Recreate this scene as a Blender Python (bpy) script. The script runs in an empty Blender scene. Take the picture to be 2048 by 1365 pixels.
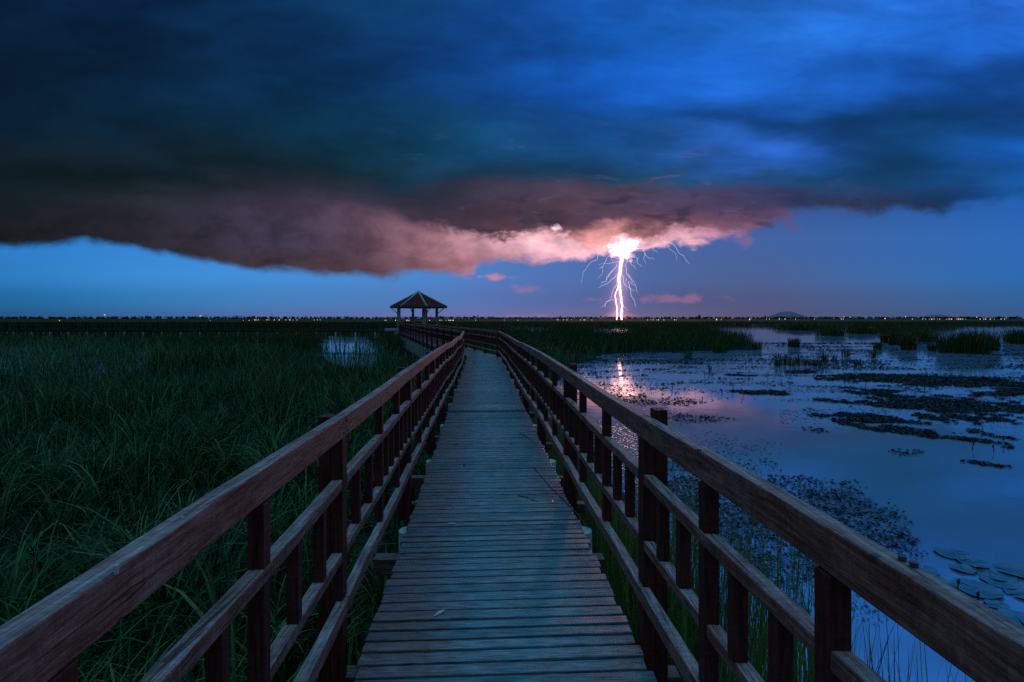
import bpy, bmesh, math, random
import numpy as np
from mathutils import Vector

random.seed(7)
RNG = np.random.default_rng(11)
scene = bpy.context.scene
COL = scene.collection
EYE = 2.85          # camera height above the water
F = 1024.0          # focal length in photo pixels
DECK = 1.30         # deck top above the water

# ------------------------------------------------------------------ camera
cam_d = bpy.data.cameras.new('camera')
cam = bpy.data.objects.new('camera', cam_d)
COL.objects.link(cam)
cam.location = (0, 0, EYE)
cam.rotation_euler = (math.radians(90), 0, 0)
cam_d.lens = 18.0
cam_d.sensor_width = 36.0
cam_d.shift_y = -45.5 / 2048.0
cam_d.clip_start = 0.05
cam_d.clip_end = 20000
scene.camera = cam

# ------------------------------------------------------------------ view
scene.view_settings.view_transform = 'Standard'
scene.view_settings.look = 'None'
scene.view_settings.exposure = 0.0
scene.view_settings.gamma = 1.0
scene.cycles.use_denoising = False
scene.cycles.max_bounces = 6
scene.cycles.diffuse_bounces = 3
scene.cycles.glossy_bounces = 4
scene.cycles.transparent_max_bounces = 8
scene.cycles.sample_clamp_indirect = 3.0
scene.cycles.sample_clamp_direct = 3.0


def lin(c):
    out = []
    for v in c[:3]:
        v = v / 255.0
        out.append(v / 12.92 if v <= 0.04045 else ((v + 0.055) / 1.055) ** 2.4)
    return out


# ------------------------------------------------------------------ node helper
class NT:
    def __init__(self, tree):
        self.t = tree
        self.n = tree.nodes
        self.l = tree.links
        self.n.clear()

    def node(self, kind, **kw):
        nd = self.n.new(kind)
        for k, v in kw.items():
            setattr(nd, k, v)
        return nd

    def put(self, sock, v):
        if v is None:
            return
        if hasattr(v, 'is_output') or isinstance(v, bpy.types.NodeSocket):
            self.l.new(v, sock)
        else:
            sock.default_value = v

    def math(self, op, a, b=None, c=None, clamp=False):
        nd = self.node('ShaderNodeMath', operation=op, use_clamp=clamp)
        self.put(nd.inputs[0], a)
        self.put(nd.inputs[1], b)
        self.put(nd.inputs[2], c)
        return nd.outputs[0]

    def maprange(self, v, a, b, c=0.0, d=1.0, interp='LINEAR'):
        nd = self.node('ShaderNodeMapRange', interpolation_type=interp)
        self.put(nd.inputs[0], v)
        for i, q in enumerate((a, b, c, d)):
            self.put(nd.inputs[1 + i], q)
        return nd.outputs[0]

    def comb(self, x, y, z):
        nd = self.node('ShaderNodeCombineXYZ')
        for i, q in enumerate((x, y, z)):
            self.put(nd.inputs[i], q)
        return nd.outputs[0]

    def sep(self, v):
        nd = self.node('ShaderNodeSeparateXYZ')
        self.put(nd.inputs[0], v)
        return nd.outputs

    def noise(self, vec, scale, detail=4, rough=0.55, dist=0.0, lac=2.0):
        nd = self.node('ShaderNodeTexNoise')
        self.put(nd.inputs['Vector'], vec)
        nd.inputs['Scale'].default_value = scale
        nd.inputs['Detail'].default_value = detail
        nd.inputs['Roughness'].default_value = rough
        nd.inputs['Distortion'].default_value = dist
        nd.inputs['Lacunarity'].default_value = lac
        return nd.outputs[0]

    def mix(self, f, a, b, mode='MIX'):
        nd = self.node('ShaderNodeMix', data_type='RGBA', blend_type=mode)
        self.put(nd.inputs[0], f)
        for s, v in ((nd.inputs[6], a), (nd.inputs[7], b)):
            if isinstance(v, (tuple, list)):
                v = (v[0], v[1], v[2], 1.0)
            self.put(s, v)
        return nd.outputs[2]

    def ramp(self, f, stops, interp='LINEAR'):
        nd = self.node('ShaderNodeValToRGB')
        cr = nd.color_ramp
        cr.interpolation = interp
        stops = sorted(stops)
        while len(cr.elements) < len(stops):
            cr.elements.new(0.5)
        for i, (p, c) in enumerate(stops):
            cr.elements[i].position = p
            cr.elements[i].color = (c[0], c[1], c[2], 1.0)
        self.put(nd.inputs[0], f)
        return nd.outputs[0]

    def curve(self, v, pts):
        nd = self.node('ShaderNodeFloatCurve')
        cv = nd.mapping.curves[0]
        pts = sorted(pts)
        while len(cv.points) < len(pts):
            cv.points.new(0.5, 0.5)
        for i, (a, b) in enumerate(pts):
            cv.points[i].location = (a, b)
            cv.points[i].handle_type = 'AUTO'
        nd.mapping.update()
        self.put(nd.inputs['Value'], v)
        return nd.outputs[0]


# ------------------------------------------------------------------ world (storm sky)
world = bpy.data.worlds.new('World')
scene.world = world
world.use_nodes = True
W = NT(world.node_tree)
tc = W.node('ShaderNodeTexCoord')
dx, dy, dz = W.sep(tc.outputs['Generated'])
ysafe = W.math('MAXIMUM', dy, 0.35)
u0 = W.math('DIVIDE', dx, ysafe)
v0 = W.math('DIVIDE', dz, ysafe)
uv = W.comb(u0, v0, 0.0)
# soft warp so the broad colours follow cloud shapes
wv = W.comb(W.math('MULTIPLY', u0, 1.6), W.math('MULTIPLY', v0, 5.0), 3.1)
warp = W.noise(wv, 1.6, 4, 0.5, 0.2)
wv2 = W.comb(W.math('MULTIPLY', u0, 2.0), W.math('MULTIPLY', v0, 6.0), 9.7)
warp2 = W.noise(wv2, 1.9, 4, 0.5, 0.2)
near_h = W.maprange(v0, 0.03, 0.30, 0.35, 1.0)
du = W.math('MULTIPLY', W.math('MULTIPLY', W.math('SUBTRACT', warp, 0.5), 0.30), near_h)
dv = W.math('MULTIPLY', W.math('MULTIPLY', W.math('SUBTRACT', warp2, 0.5), 0.13), near_h)
u = W.math('ADD', u0, du)
v = W.math('ADD', v0, dv)
ut = W.math('MULTIPLY_ADD', u, 0.5, 0.5, clamp=True)      # photo x / 2048
ut0 = W.math('MULTIPLY_ADD', u0, 0.5, 0.5, clamp=True)


def row(uin, stops):
    return W.ramp(uin, [(x / 2048.0, lin(c)) for x, c in stops], 'B_SPLINE' if len(stops) > 4 else 'EASE')


def stack(vin, rows, uin):
    """rows: list of (photo y, stops) top to bottom; blends them by elevation"""
    rows = sorted(rows, key=lambda r: -r[0])
    out = row(uin, rows[0][1])
    prev = rows[0][0]
    for y, st in rows[1:]:
        f = W.maprange(vin, (637.0 - prev) / F, (637.0 - y) / F, 0, 1, 'SMOOTHSTEP')
        out = W.mix(f, out, row(uin, st))
        prev = y
    return out


cloud_rows = [
    (-700, [(0, (84, 124, 152)), (2048, (100, 148, 190))]),
    (-180, [(0, (14, 47, 90)), (1024, (26, 78, 153)), (2048, (56, 123, 218))]),
    (0, [(0, (4, 29, 55)), (256, (5, 31, 63)), (512, (8, 48, 89)), (768, (9, 60, 101)), (1024, (18, 68, 143)), (1280, (18, 88, 181)), (1536, (36, 106, 204)), (1792, (40, 120, 232)), (2048, (38, 103, 213))]),
    (80, [(0, (4, 25, 47)), (256, (4, 28, 53)), (512, (7, 44, 83)), (768, (8, 52, 99)), (1024, (14, 58, 123)), (1280, (16, 92, 189)), (1536, (36, 110, 207)), (1792, (34, 113, 223)), (2048, (24, 90, 186))]),
    (160, [(0, (4, 29, 52)), (256, (4, 31, 57)), (512, (5, 40, 73)), (768, (6, 48, 86)), (1024, (14, 73, 152)), (1280, (16, 88, 189)), (1536, (30, 101, 200)), (1792, (18, 82, 176)), (2048, (14, 62, 126))]),
    (240, [(0, (3, 25, 43)), (256, (4, 34, 55)), (512, (5, 40, 63)), (768, (5, 50, 78)), (1024, (14, 68, 126)), (1280, (16, 77, 158)), (1536, (16, 64, 126)), (1792, (8, 58, 108)), (2048, (14, 66, 130))]),
    (300, [(0, (12, 27, 40)), (256, (14, 31, 44)), (512, (8, 34, 52)), (768, (7, 52, 72)), (1024, (16, 76, 126)), (1280, (26, 78, 141)), (1440, (34, 90, 176)), (1560, (46, 110, 218)), (1690, (16, 72, 139)), (1850, (10, 64, 104)), (2048, (18, 86, 178))]),
    (350, [(0, (6, 22, 30)), (256, (7, 25, 33)), (512, (10, 26, 36)), (768, (14, 42, 56)), (1024, (22, 64, 98)), (1280, (22, 70, 104)), (1480, (36, 74, 130)), (1664, (18, 64, 104)), (1850, (12, 64, 108)), (2048, (20, 86, 163))]),
    (390, [(0, (9, 26, 36)), (256, (22, 31, 40)), (512, (34, 37, 48)), (768, (42, 42, 58)), (1024, (58, 54, 76)), (1152, (86, 66, 84)), (1280, (58, 56, 78)), (1408, (78, 64, 96)), (1536, (50, 60, 104)), (1664, (40, 54, 92)), (1850, (12, 52, 94)), (1960, (14, 64, 122)), (2048, (20, 80, 150))]),
    (430, [(0, (15, 26, 34)), (256, (32, 36, 44)), (420, (50, 48, 60)), (560, (56, 50, 64)), (768, (58, 48, 62)), (896, (66, 50, 64)), (1024, (66, 52, 68)), (1152, (88, 64, 82)), (1280, (74, 58, 78)), (1408, (112, 74, 94)), (1540, (96, 74, 112)), (1680, (58, 50, 78)), (1850, (18, 48, 84)), (1960, (18, 58, 108)), (2048, (24, 76, 142))]),
    (470, [(0, (20, 28, 34)), (256, (46, 44, 50)), (420, (58, 54, 66)), (560, (68, 58, 74)), (768, (80, 58, 70)), (896, (96, 64, 76)), (1024, (112, 72, 84)), (1152, (120, 76, 90)), (1280, (118, 76, 90)), (1400, (180, 116, 126)), (1480, (140, 96, 122)), (1600, (90, 75, 110)), (2048, (60, 80, 130))]),
    (510, [(0, (36, 34, 38)), (256, (54, 42, 46)), (512, (74, 58, 64)), (768, (100, 70, 80)), (896, (150, 98, 106)), (1024, (190, 130, 132)), (1400, (220, 150, 154)), (2048, (90, 85, 120))]),
]
clear_rows = [
    (400, [(0, (30, 110, 190)), (1024, (60, 90, 150)), (1500, (55, 85, 144)), (1750, (44, 89, 157)), (2048, (31, 97, 180))]),
    (490, [(0, (36, 122, 198)), (512, (62, 140, 220)), (1024, (84, 120, 190)), (1300, (72, 100, 162)), (1500, (68, 97, 158)), (1750, (53, 101, 169)), (2048, (39, 104, 183))]),
    (550, [(0, (40, 118, 185)), (256, (55, 138, 212)), (512, (64, 142, 216)), (850, (74, 134, 204)), (1024, (82, 118, 186)), (1300, (72, 102, 158)), (1480, (76, 95, 144)), (1650, (65, 100, 158)), (1850, (50, 106, 172)), (2048, (40, 104, 176))]),
    (600, [(0, (26, 98, 152)), (256, (44, 118, 178)), (512, (64, 128, 190)), (850, (82, 122, 184)), (1024, (88, 112, 176)), (1300, (78, 93, 142)), (1480, (81, 85, 124)), (1650, (72, 91, 135)), (1850, (59, 95, 145)), (2048, (46, 97, 154))]),
    (634, [(0, (34, 82, 124)), (256, (50, 98, 148)), (512, (76, 110, 165)), (850, (98, 112, 168)), (1024, (108, 112, 164)), (1300, (104, 97, 135)), (1480, (89, 83, 118)), (1650, (78, 85, 124)), (1850, (66, 87, 130)), (2048, (55, 89, 135))]),
]
cloud_c = stack(v, cloud_rows, ut)
clear_c = stack(v0, clear_rows, ut0)
# detail inside the clouds: long streaks high up, lumps near the lit base
streak = W.noise(W.comb(W.math('MULTIPLY', u0, 1.3), W.math('MULTIPLY', v0, 3.9), 1.0), 2.4, 7, 0.56, 0.25)
lumps = W.noise(W.comb(W.math('MULTIPLY', u0, 1.0), W.math('MULTIPLY', v0, 2.3), 5.0), 8.0, 8, 0.60, 0.35)
low = W.maprange(v0, 0.09, 0.26, 1.0, 0.0, 'SMOOTHSTEP')
rightw = W.maprange(u0, -0.45, 0.0, 0.2, 1.0, 'SMOOTHSTEP')
lumpamt = W.math('MULTIPLY', W.math('MULTIPLY', low, rightw), 0.6)
bil = W.noise(W.comb(u0, W.math('MULTIPLY', v0, 2.6), 40.0), 5.0, 10, 0.62, 0.3)
g1 = W.math('MULTIPLY', W.maprange(streak, 0.25, 0.75, 0.64, 1.36), W.maprange(bil, 0.32, 0.68, 0.84, 1.14, 'SMOOTHSTEP'))
g2 = W.maprange(lumps, 0.33, 0.67, 0.28, 1.62, 'SMOOTHSTEP')
g2m = W.math('ADD', W.math('MULTIPLY', W.math('SUBTRACT', g2, 1.0), lumpamt), 1.0)
gain = W.math('MULTIPLY', g1, g2m)
cloud_d = W.mix(1.0, cloud_c, W.comb(gain, gain, gain), 'MULTIPLY')
# pink scraps of lit cloud on the mid level
scr = W.noise(W.comb(W.math('MULTIPLY', u0, 1.0), W.math('MULTIPLY', v0, 4.5), 22.0), 7.0, 8, 0.62, 0.9)
scr_m = W.math('MULTIPLY', W.maprange(scr, 0.56, 0.72, 0, 0.38, 'SMOOTHSTEP'),
               W.math('MULTIPLY', W.maprange(v0, 0.42, 0.27, 0, 1, 'SMOOTHSTEP'), W.maprange(u0, -0.35, 0.05, 0, 1, 'SMOOTHSTEP')))
scr_m = W.math('MULTIPLY', scr_m, W.maprange(u0, 0.75, 0.35, 0, 1, 'SMOOTHSTEP'))
cloud_d = W.mix(scr_m, cloud_d, lin((120, 92, 135)))

# under a lumpy dark shelf the cloud base is lit up by the flash
lit_rows = [
    (400, [(0, (14, 20, 28)), (420, (44, 42, 58)), (560, (67, 58, 83)), (680, (82, 66, 88)), (768, (88, 66, 86)), (896, (147, 104, 122)), (1024, (204, 139, 159)), (1110, (224, 171, 190)), (1230, (227, 161, 179)), (1330, (214, 145, 167)), (1420, (191, 126, 151)), (1500, (127, 88, 127)), (1600, (81, 71, 118)), (2048, (54, 73, 133))]),
    (490, [(0, (16, 22, 30)), (256, (36, 34, 44)), (420, (47, 44, 58)), (560, (61, 55, 79)), (680, (76, 61, 81)), (768, (97, 71, 88)), (896, (177, 124, 138)), (1024, (228, 171, 185)), (1110, (231, 184, 199)), (1230, (231, 188, 204)), (1400, (218, 154, 175)), (1500, (136, 95, 133)), (1600, (81, 71, 118)), (2048, (54, 73, 133))]),
    (530, [(0, (25, 26, 33)), (256, (40, 34, 44)), (512, (57, 47, 58)), (700, (72, 53, 65)), (800, (104, 74, 89)), (900, (161, 111, 124)), (1024, (218, 154, 171)), (1200, (223, 165, 183)), (2048, (81, 78, 123))]),
    (556, [(0, (36, 34, 44)), (512, (52, 42, 51)), (768, (76, 53, 63)), (860, (121, 85, 96)), (930, (197, 139, 147)), (1200, (223, 165, 183)), (2048, (81, 78, 123))]),
]
ul = W.math('MULTIPLY_ADD', W.math('ADD', u0, W.math('MULTIPLY', du, 0.35)), 0.5, 0.5, clamp=True)
vl = W.math('ADD', v0, W.math('MULTIPLY', dv, 0.30))
lit_c = stack(vl, lit_rows, ul)
puffn = W.noise(W.comb(u0, W.math('MULTIPLY', v0, 1.6), 8.0), 10.0, 10, 0.62, 0.25)
pg = W.maprange(puffn, 0.34, 0.64, 0.66, 1.16, 'SMOOTHSTEP')
lit_c = W.mix(1.0, lit_c, W.comb(pg, W.math('POWER', pg, 1.05), W.math('POWER', pg, 0.95)), 'MULTIPLY')
shelf_pts = [(-300, 452), (0, 440), (250, 420), (400, 402), (560, 396), (700, 412), (780, 432), (850, 458), (930, 466), (1010, 474), (1050, 474), (1090, 460), (1130, 464), (1165, 484), (1200, 492),
             (1240, 484), (1290, 472), (1340, 458), (1400, 462), (1450, 462), (1500, 470), (1560, 478), (1700, 480), (2400, 480)]
shelf = W.math('DIVIDE', W.curve(W.math('MULTIPLY_ADD', u0, 0.5 * 2048 / 2700.0, (1024 + 300) / 2700.0, clamp=True),
                                 [((x + 300) / 2700.0, (637 - y) / F * 4.0) for x, y in shelf_pts]), 4.0)
sn = W.noise(W.comb(u0, W.math('MULTIPLY', v0, 1.6), 14.0), 12.0, 10, 0.64, 0.25)
sa = W.maprange(u0, -0.35, 0.0, 0.05, 0.10, 'SMOOTHSTEP')
dsh = W.math('SUBTRACT', shelf, W.math('ADD', v0, W.math('MULTIPLY', W.math('SUBTRACT', sn, 0.5), sa)))
ssoft = W.maprange(u0, -0.4, 0.0, 0.035, 0.009, 'SMOOTHSTEP')
lit_m = W.maprange(dsh, W.math('MULTIPLY', ssoft, -0.9), ssoft, 0, 1, 'SMOOTHSTEP')
cloud_d = W.mix(lit_m, cloud_d, lit_c)
# slate coloured lumps inside the shelf
sl_n = W.noise(W.comb(u0, W.math('MULTIPLY', v0, 2.6), 31.0), 11.0, 7, 0.6, 0.4)
sl_m = W.math('MULTIPLY', W.maprange(sl_n, 0.50, 0.64, 0, 0.75, 'SMOOTHSTEP'), W.math('MULTIPLY', W.maprange(v0, 0.27, 0.22, 0, 1, 'SMOOTHSTEP'), W.math('SUBTRACT', 1.0, lit_m)))
sl_m = W.math('MULTIPLY', sl_m, W.maprange(u0, -0.25, 0.0, 0, 1, 'SMOOTHSTEP'))
cloud_d = W.mix(W.math('MULTIPLY', sl_m, W.maprange(v0, 0.13, 0.17, 0.2, 1)), cloud_d, lin((42, 46, 64)))

# lower edge of the cloud deck (photo y by photo x)
edge_pts = [(-300, 500), (0, 494), (100, 492), (185, 484), (235, 490), (300, 505), (420, 524), (540, 542), (700, 552), (780, 553), (860, 546), (910, 556), (935, 554),
            (968, 526), (1000, 522), (1100, 521), (1180, 512), (1230, 505), (1300, 492), (1400, 486), (1480, 470), (1540, 448), (1600, 428),
            (1660, 422), (1740, 430), (1800, 420), (1860, 428), (1930, 412), (2048, 400), (2400, 380)]
edge = W.curve(W.math('MULTIPLY_ADD', u0, 0.5 * 2048 / 2700.0, (1024 + 300) / 2700.0, clamp=True),
               [((x + 300) / 2700.0, (637 - y) / F * 4.0) for x, y in edge_pts])
edge = W.math('DIVIDE', edge, 4.0)
en = W.noise(W.comb(u0, W.math('MULTIPLY', v0, 1.6), 2.0), 13.0, 9, 0.64, 0.3)
eamp = W.maprange(u0, -0.30, -0.05, 0.032, 0.064, 'SMOOTHSTEP')
eoff = W.math('MULTIPLY', W.math('SUBTRACT', en, 0.5), eamp)
d_edge = W.math('SUBTRACT', W.math('ADD', v0, eoff), edge)
soft = W.maprange(u0, -0.2, 0.1, 0.013, 0.010)
soft = W.math('ADD', soft, W.maprange(u0, 0.35, 0.6, 0.0, 0.008, 'SMOOTHSTEP'))
mask = W.maprange(d_edge, W.math('MULTIPLY', soft, -0.7), soft, 0, 1, 'SMOOTHSTEP')
col = W.mix(mask, clear_c, cloud_d)


def blob(px, py, rx, ry, nz=0.9, sc=26.0, seed=0.0):
    a = W.math('DIVIDE', W.math('SUBTRACT', u0, (px - 1024) / F), rx / F)
    b = W.math('DIVIDE', W.math('SUBTRACT', v0, (637 - py) / F), ry / F)
    r = W.math('SQRT', W.math('ADD', W.math('MULTIPLY', a, a), W.math('MULTIPLY', b, b)))
    if nz:
        n_ = W.noise(W.comb(u0, W.math('MULTIPLY', v0, 1.7), seed), sc, 6, 0.6)
        r = W.math('ADD', r, W.math('MULTIPLY', W.math('SUBTRACT', n_, 0.5), nz * 2))
    return r


for (px, py, rx, ry, c, amt, s) in [(990, 556, 34, 9, (214, 140, 150), .9, 1.), (1050, 580, 30, 8, (150, 120, 160), .8, 2.),
                                    (1335, 598, 78, 10, (158, 108, 140), .75, 3.), (1215, 598, 32, 9, (160, 112, 140), .7, 4.),
                                    (1492, 482, 16, 16, (140, 100, 140), .7, 5.), (1040, 633, 60, 5, (150, 125, 165), .55, 7.),
                                    (1575, 440, 22, 22, (110, 75, 105), .5, 8.)]:
    m = W.maprange(blob(px, py, rx, ry, 2.6, 22.0, s), 1.3, -0.2, 0, amt * .85, 'SMOOTHSTEP')
    col = W.mix(m, col, lin(c))

# the flash in the cloud base and the light it throws through the air around it
core = W.maprange(blob(1249, 498, 27, 18, 1.7, 34.0, 11.5), 1.25, 0.45, 0, 1, 'SMOOTHSTEP')
halo = W.maprange(blob(1245, 492, 190, 50, 1.3, 12.0, 12.0), 1.15, 0.0, 0, 1, 'SMOOTHSTEP')
halo = W.math('MULTIPLY', halo, W.math('MULTIPLY', mask, 0.75))
puff = W.maprange(blob(1109, 457, 13, 11, 1.6, 34.0, 13.0), 1.1, 0.2, 0, 1, 'SMOOTHSTEP')
ax = W.math('ABSOLUTE', W.math('SUBTRACT', u0, W.math('MULTIPLY_ADD', W.math('SUBTRACT', 0.135, v0), -0.035, (1242 - 1024) / F)))
bg = W.math('MULTIPLY', W.math('POWER', 2.718, W.math('DIVIDE', ax, -0.0085)), W.maprange(v0, 0.15, 0.125, 0, 1))
bg = W.math('MULTIPLY', bg, W.maprange(v0, -0.01, 0.0, 0, 1))


def addc(base, m_, c):
    x = W.mix(1.0, (c[0], c[1], c[2]), W.comb(m_, m_, m_), 'MULTIPLY')
    return W.mix(1.0, base, x, 'ADD')


col = addc(col, core, (2.6, 1.35, 1.15))
col = addc(col, halo, (1.0, 0.42, 0.38))
col = addc(col, puff, (0.9, 0.6, 0.6))
foot = W.maprange(blob(1240, 636, 46, 16, 0.0), 1.0, 0.0, 0, 1, 'SMOOTHSTEP')
col = addc(col, foot, (0.30, 0.10, 0.07))
col = addc(col, bg, (0.55, 0.22, 0.30))

# sky behind and overhead, out of the photograph: pale blue dusk, which lights the deck
back = W.maprange(dy, 0.42, 0.05, 0, 1, 'SMOOTHSTEP')
backc = W.ramp(W.maprange(dz, 0.0, 1.0), [(0.0, lin((30, 18, 20))), (0.30, lin((38, 32, 38))), (0.6, lin((70, 104, 130))), (0.82, lin((110, 186, 236))), (1.0, [1.45 * q for q in lin((128, 206, 255))])])
col = W.mix(back, col, backc)
below = W.maprange(dz, 0.0, -0.02, 0, 1)
col = W.mix(below, col, (0.004, 0.010, 0.014))
# faint physical dusk sky underneath it all
sky = W.node('ShaderNodeTexSky', sky_type='NISHITA')
sky.sun_disc = False
sky.sun_elevation = math.radians(1.0)
sky.sun_rotation = math.radians(192)
skyc = W.mix(1.0, sky.outputs[0], (0.003, 0.003, 0.003), 'MULTIPLY')
col = W.mix(1.0, col, skyc, 'ADD')
bgn = W.node('ShaderNodeBackground')
W.put(bgn.inputs[0], col)
bgn.inputs[1].default_value = 1.0
wo = W.node('ShaderNodeOutputWorld')
W.l.new(bgn.outputs[0], wo.inputs[0])
world.cycles.sampling_method = 'MANUAL'
world.cycles.sample_map_resolution = 1024

# the flash lights the marsh from its own direction
sd = bpy.data.lights.new('flash_light', 'SUN')
so = bpy.data.objects.new('flash_light', sd)
COL.objects.link(so)
sd.energy = 0.26
sd.color = (1.0, 0.44, 0.28)
sd.angle = math.radians(2.0)
fd = Vector(((1240 - 1024) / F, 1.0, (637 - 574) / F)).normalized()
so.rotation_euler = fd.to_track_quat('Z', 'Y').to_euler()


# ------------------------------------------------------------------ materials
def mat(name):
    m = bpy.data.materials.new(name)
    m.use_nodes = True
    return m, NT(m.node_tree)


def finish(N, shader):
    o = N.node('ShaderNodeOutputMaterial')
    N.l.new(shader, o.inputs[0])


def principled(N, base, rough=0.7, spec=0.4, normal=None, **kw):
    b = N.node('ShaderNodeBsdfPrincipled')
    if isinstance(base, (tuple, list)):
        base = (base[0], base[1], base[2], 1.0)
    N.put(b.inputs['Base Color'], base)
    N.put(b.inputs['Roughness'], rough)
    N.put(b.inputs['Specular IOR Level'], spec)
    if normal is not None:
        N.put(b.inputs['Normal'], normal)
    for k, q in kw.items():
        N.put(b.inputs[k], q)
    return b.outputs[0]


def bump(N, h, strength, dist=0.01):
    b = N.node('ShaderNodeBump')
    b.inputs['Strength'].default_value = strength
    b.inputs['Distance'].default_value = dist
    N.put(b.inputs['Height'], h)
    return b.outputs[0]


def wood_material(name, along='Y', stain=(0.115, 0.030, 0.024), worn=(0.20, 0.165, 0.17), wear=0.5, island=False, rough=0.62, seed=0.0):
    """weathered hardwood; grain runs along the given axis"""
    m, N = mat(name)
    tcn = N.node('ShaderNodeTexCoord')
    geo = N.node('ShaderNodeNewGeometry')
    isl = geo.outputs['Random Per Island']
    x, y, z = N.sep(tcn.outputs['Object'])
    off = N.math('MULTIPLY', isl, 37.0)
    k = 0.06
    vx = N.math('MULTIPLY', x, k if along == 'X' else 1.0)
    vy = N.math('MULTIPLY', y, k if along == 'Y' else 1.0)
    vz = N.math('MULTIPLY', z, k if along == 'Z' else 1.0)
    vec = N.comb(N.math('ADD', vx, off), N.math('ADD', vy, seed), N.math('ADD', vz, off))
    grain = N.noise(vec, 90.0, 8, 0.65, 0.4)
    fine = N.noise(vec, 260.0, 4, 0.6)
    broad = N.noise(N.comb(N.math('ADD', x, off), y, z), 3.2, 6, 0.62, 0.5)
    saw = N.noise(N.comb(N.math('MULTIPLY', x, 1.0 if along == 'X' else .25), N.math('MULTIPLY', y, 1.0 if along == 'Y' else .25), N.math('MULTIPLY', z, 1.0 if along == 'Z' else .25)), 75.0, 5, 0.7, 0.3)
    cracks = N.noise(vec, 34.0, 6, 0.7, 0.9)
    crack = N.maprange(cracks, 0.60, 0.69, 0, 1, 'SMOOTHSTEP')
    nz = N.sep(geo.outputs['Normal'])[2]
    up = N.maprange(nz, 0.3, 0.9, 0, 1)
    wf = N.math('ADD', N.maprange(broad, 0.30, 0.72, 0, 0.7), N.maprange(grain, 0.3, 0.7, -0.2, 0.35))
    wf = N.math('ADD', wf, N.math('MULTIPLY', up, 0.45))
    if island:
        wf = N.math('ADD', wf, N.math('MULTIPLY_ADD', isl, 0.5, -0.25))
    wf = N.math('MULTIPLY', wf, wear, clamp=True)
    worn_skylit = N.mix(N.math('MULTIPLY', up, 0.8), worn, (worn[0] * 1.05, worn[1] * 1.55, worn[2] * 1.75))  # worn tone; upward faces also carry blue sky light mixed into the colour
    c = N.mix(wf, stain, worn_skylit)
    g = N.math('MULTIPLY', N.maprange(grain, 0.30, 0.70, 0.35, 1.6), N.maprange(saw, 0.35, 0.65, 0.75, 1.25))
    c = N.mix(1.0, c, N.comb(g, g, g), 'MULTIPLY')
    c = N.mix(N.math('MULTIPLY', crack, 0.75), c, (0.012, 0.008, 0.008))
    h = N.math('ADD', N.math('MULTIPLY', grain, 1.0), N.math('MULTIPLY', fine, 0.4))
    h = N.math('SUBTRACT', h, N.math('MULTIPLY', crack, 1.2))
    vo = N.node('ShaderNodeTexVoronoi')
    vo.inputs['Scale'].default_value = 2.1
    N.put(vo.inputs['Vector'], N.comb(N.math('ADD', x, off), y, z))
    kn = N.math('ADD', vo.outputs['Distance'], N.maprange(grain, 0.3, 0.7, -.01, .01))
    knot = N.maprange(kn, 0.022, 0.040, 1, 0)
    c = N.mix(N.math('MULTIPLY', knot, .85), c, (0.010, 0.006, 0.006))
    h = N.math('SUBTRACT', h, knot)
    nrm = bump(N, h, 1.0, 0.005)
    r = N.maprange(grain, 0.3, 0.7, rough - 0.10, rough + 0.14)
    finish(N, principled(N, c, r, 0.22, nrm))
    return m


def deck_material():
    m, N = mat('deck_wood')
    tcn = N.node('ShaderNodeTexCoord')
    geo = N.node('ShaderNodeNewGeometry')
    isl = geo.outputs['Random Per Island']
    x, y, z = N.sep(tcn.outputs['Object'])
    off = N.math('MULTIPLY', isl, 53.0)
    vec = N.comb(N.math('MULTIPLY_ADD', x, 0.07, off), y, z)
    grain = N.noise(vec, 120.0, 8, 0.62, 0.3)
    spots = N.noise(N.comb(x, y, off), 14.0, 7, 0.7, 0.3)
    broad = N.noise(N.comb(x, y, 0.0), 1.3, 5, 0.6, 0.3)
    # stain survives towards the edges of the path; feet have greyed the middle
    cx = N.math('ABSOLUTE', N.math('ADD', x, N.math('MULTIPLY_ADD', y, 0.0586, -0.09)))
    e = N.maprange(cx, 0.20, 0.62, 0.0, 0.85, 'SMOOTHSTEP')
    e = N.math('ADD', e, N.maprange(broad, 0.3, 0.7, -0.35, 0.35))
    e = N.math('ADD', e, N.math('MULTIPLY_ADD', isl, 0.7, -0.35))
    e = N.math('ADD', e, N.maprange(spots, 0.35, 0.65, -0.25, 0.25), clamp=True)
    c = N.mix(N.math('MULTIPLY', e, .72), (0.115, 0.232, 0.262), (0.190, 0.064, 0.046))
    g = N.math('MULTIPLY', N.maprange(grain, 0.32, 0.68, 0.35, 1.6), N.maprange(isl, 0, 1, 0.70, 1.25))
    c = N.mix(1.0, c, N.comb(g, g, g), 'MULTIPLY')
    sp2 = N.noise(N.comb(x, y, 4.0), 42.0, 4, 0.6)
    c = N.mix(N.maprange(sp2, 0.70, 0.76, 0, 0.6), c, (0.42, 0.42, 0.38))
    nrm = bump(N, N.math('ADD', grain, N.math('MULTIPLY', spots, 0.5)), 0.6, 0.003)
    damp = N.maprange(broad, 0.35, 0.65, 0.34, 0.60)
    finish(N, principled(N, c, damp, 0.34, nrm))
    return m


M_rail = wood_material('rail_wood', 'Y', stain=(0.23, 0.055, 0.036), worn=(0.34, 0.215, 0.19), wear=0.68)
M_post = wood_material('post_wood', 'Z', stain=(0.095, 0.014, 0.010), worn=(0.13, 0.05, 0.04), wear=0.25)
M_deck = deck_material()
M_beam = wood_material('beam_wood', 'X', stain=(0.10, 0.04, 0.03), worn=(0.2, 0.15, 0.13), wear=0.4)


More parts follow.
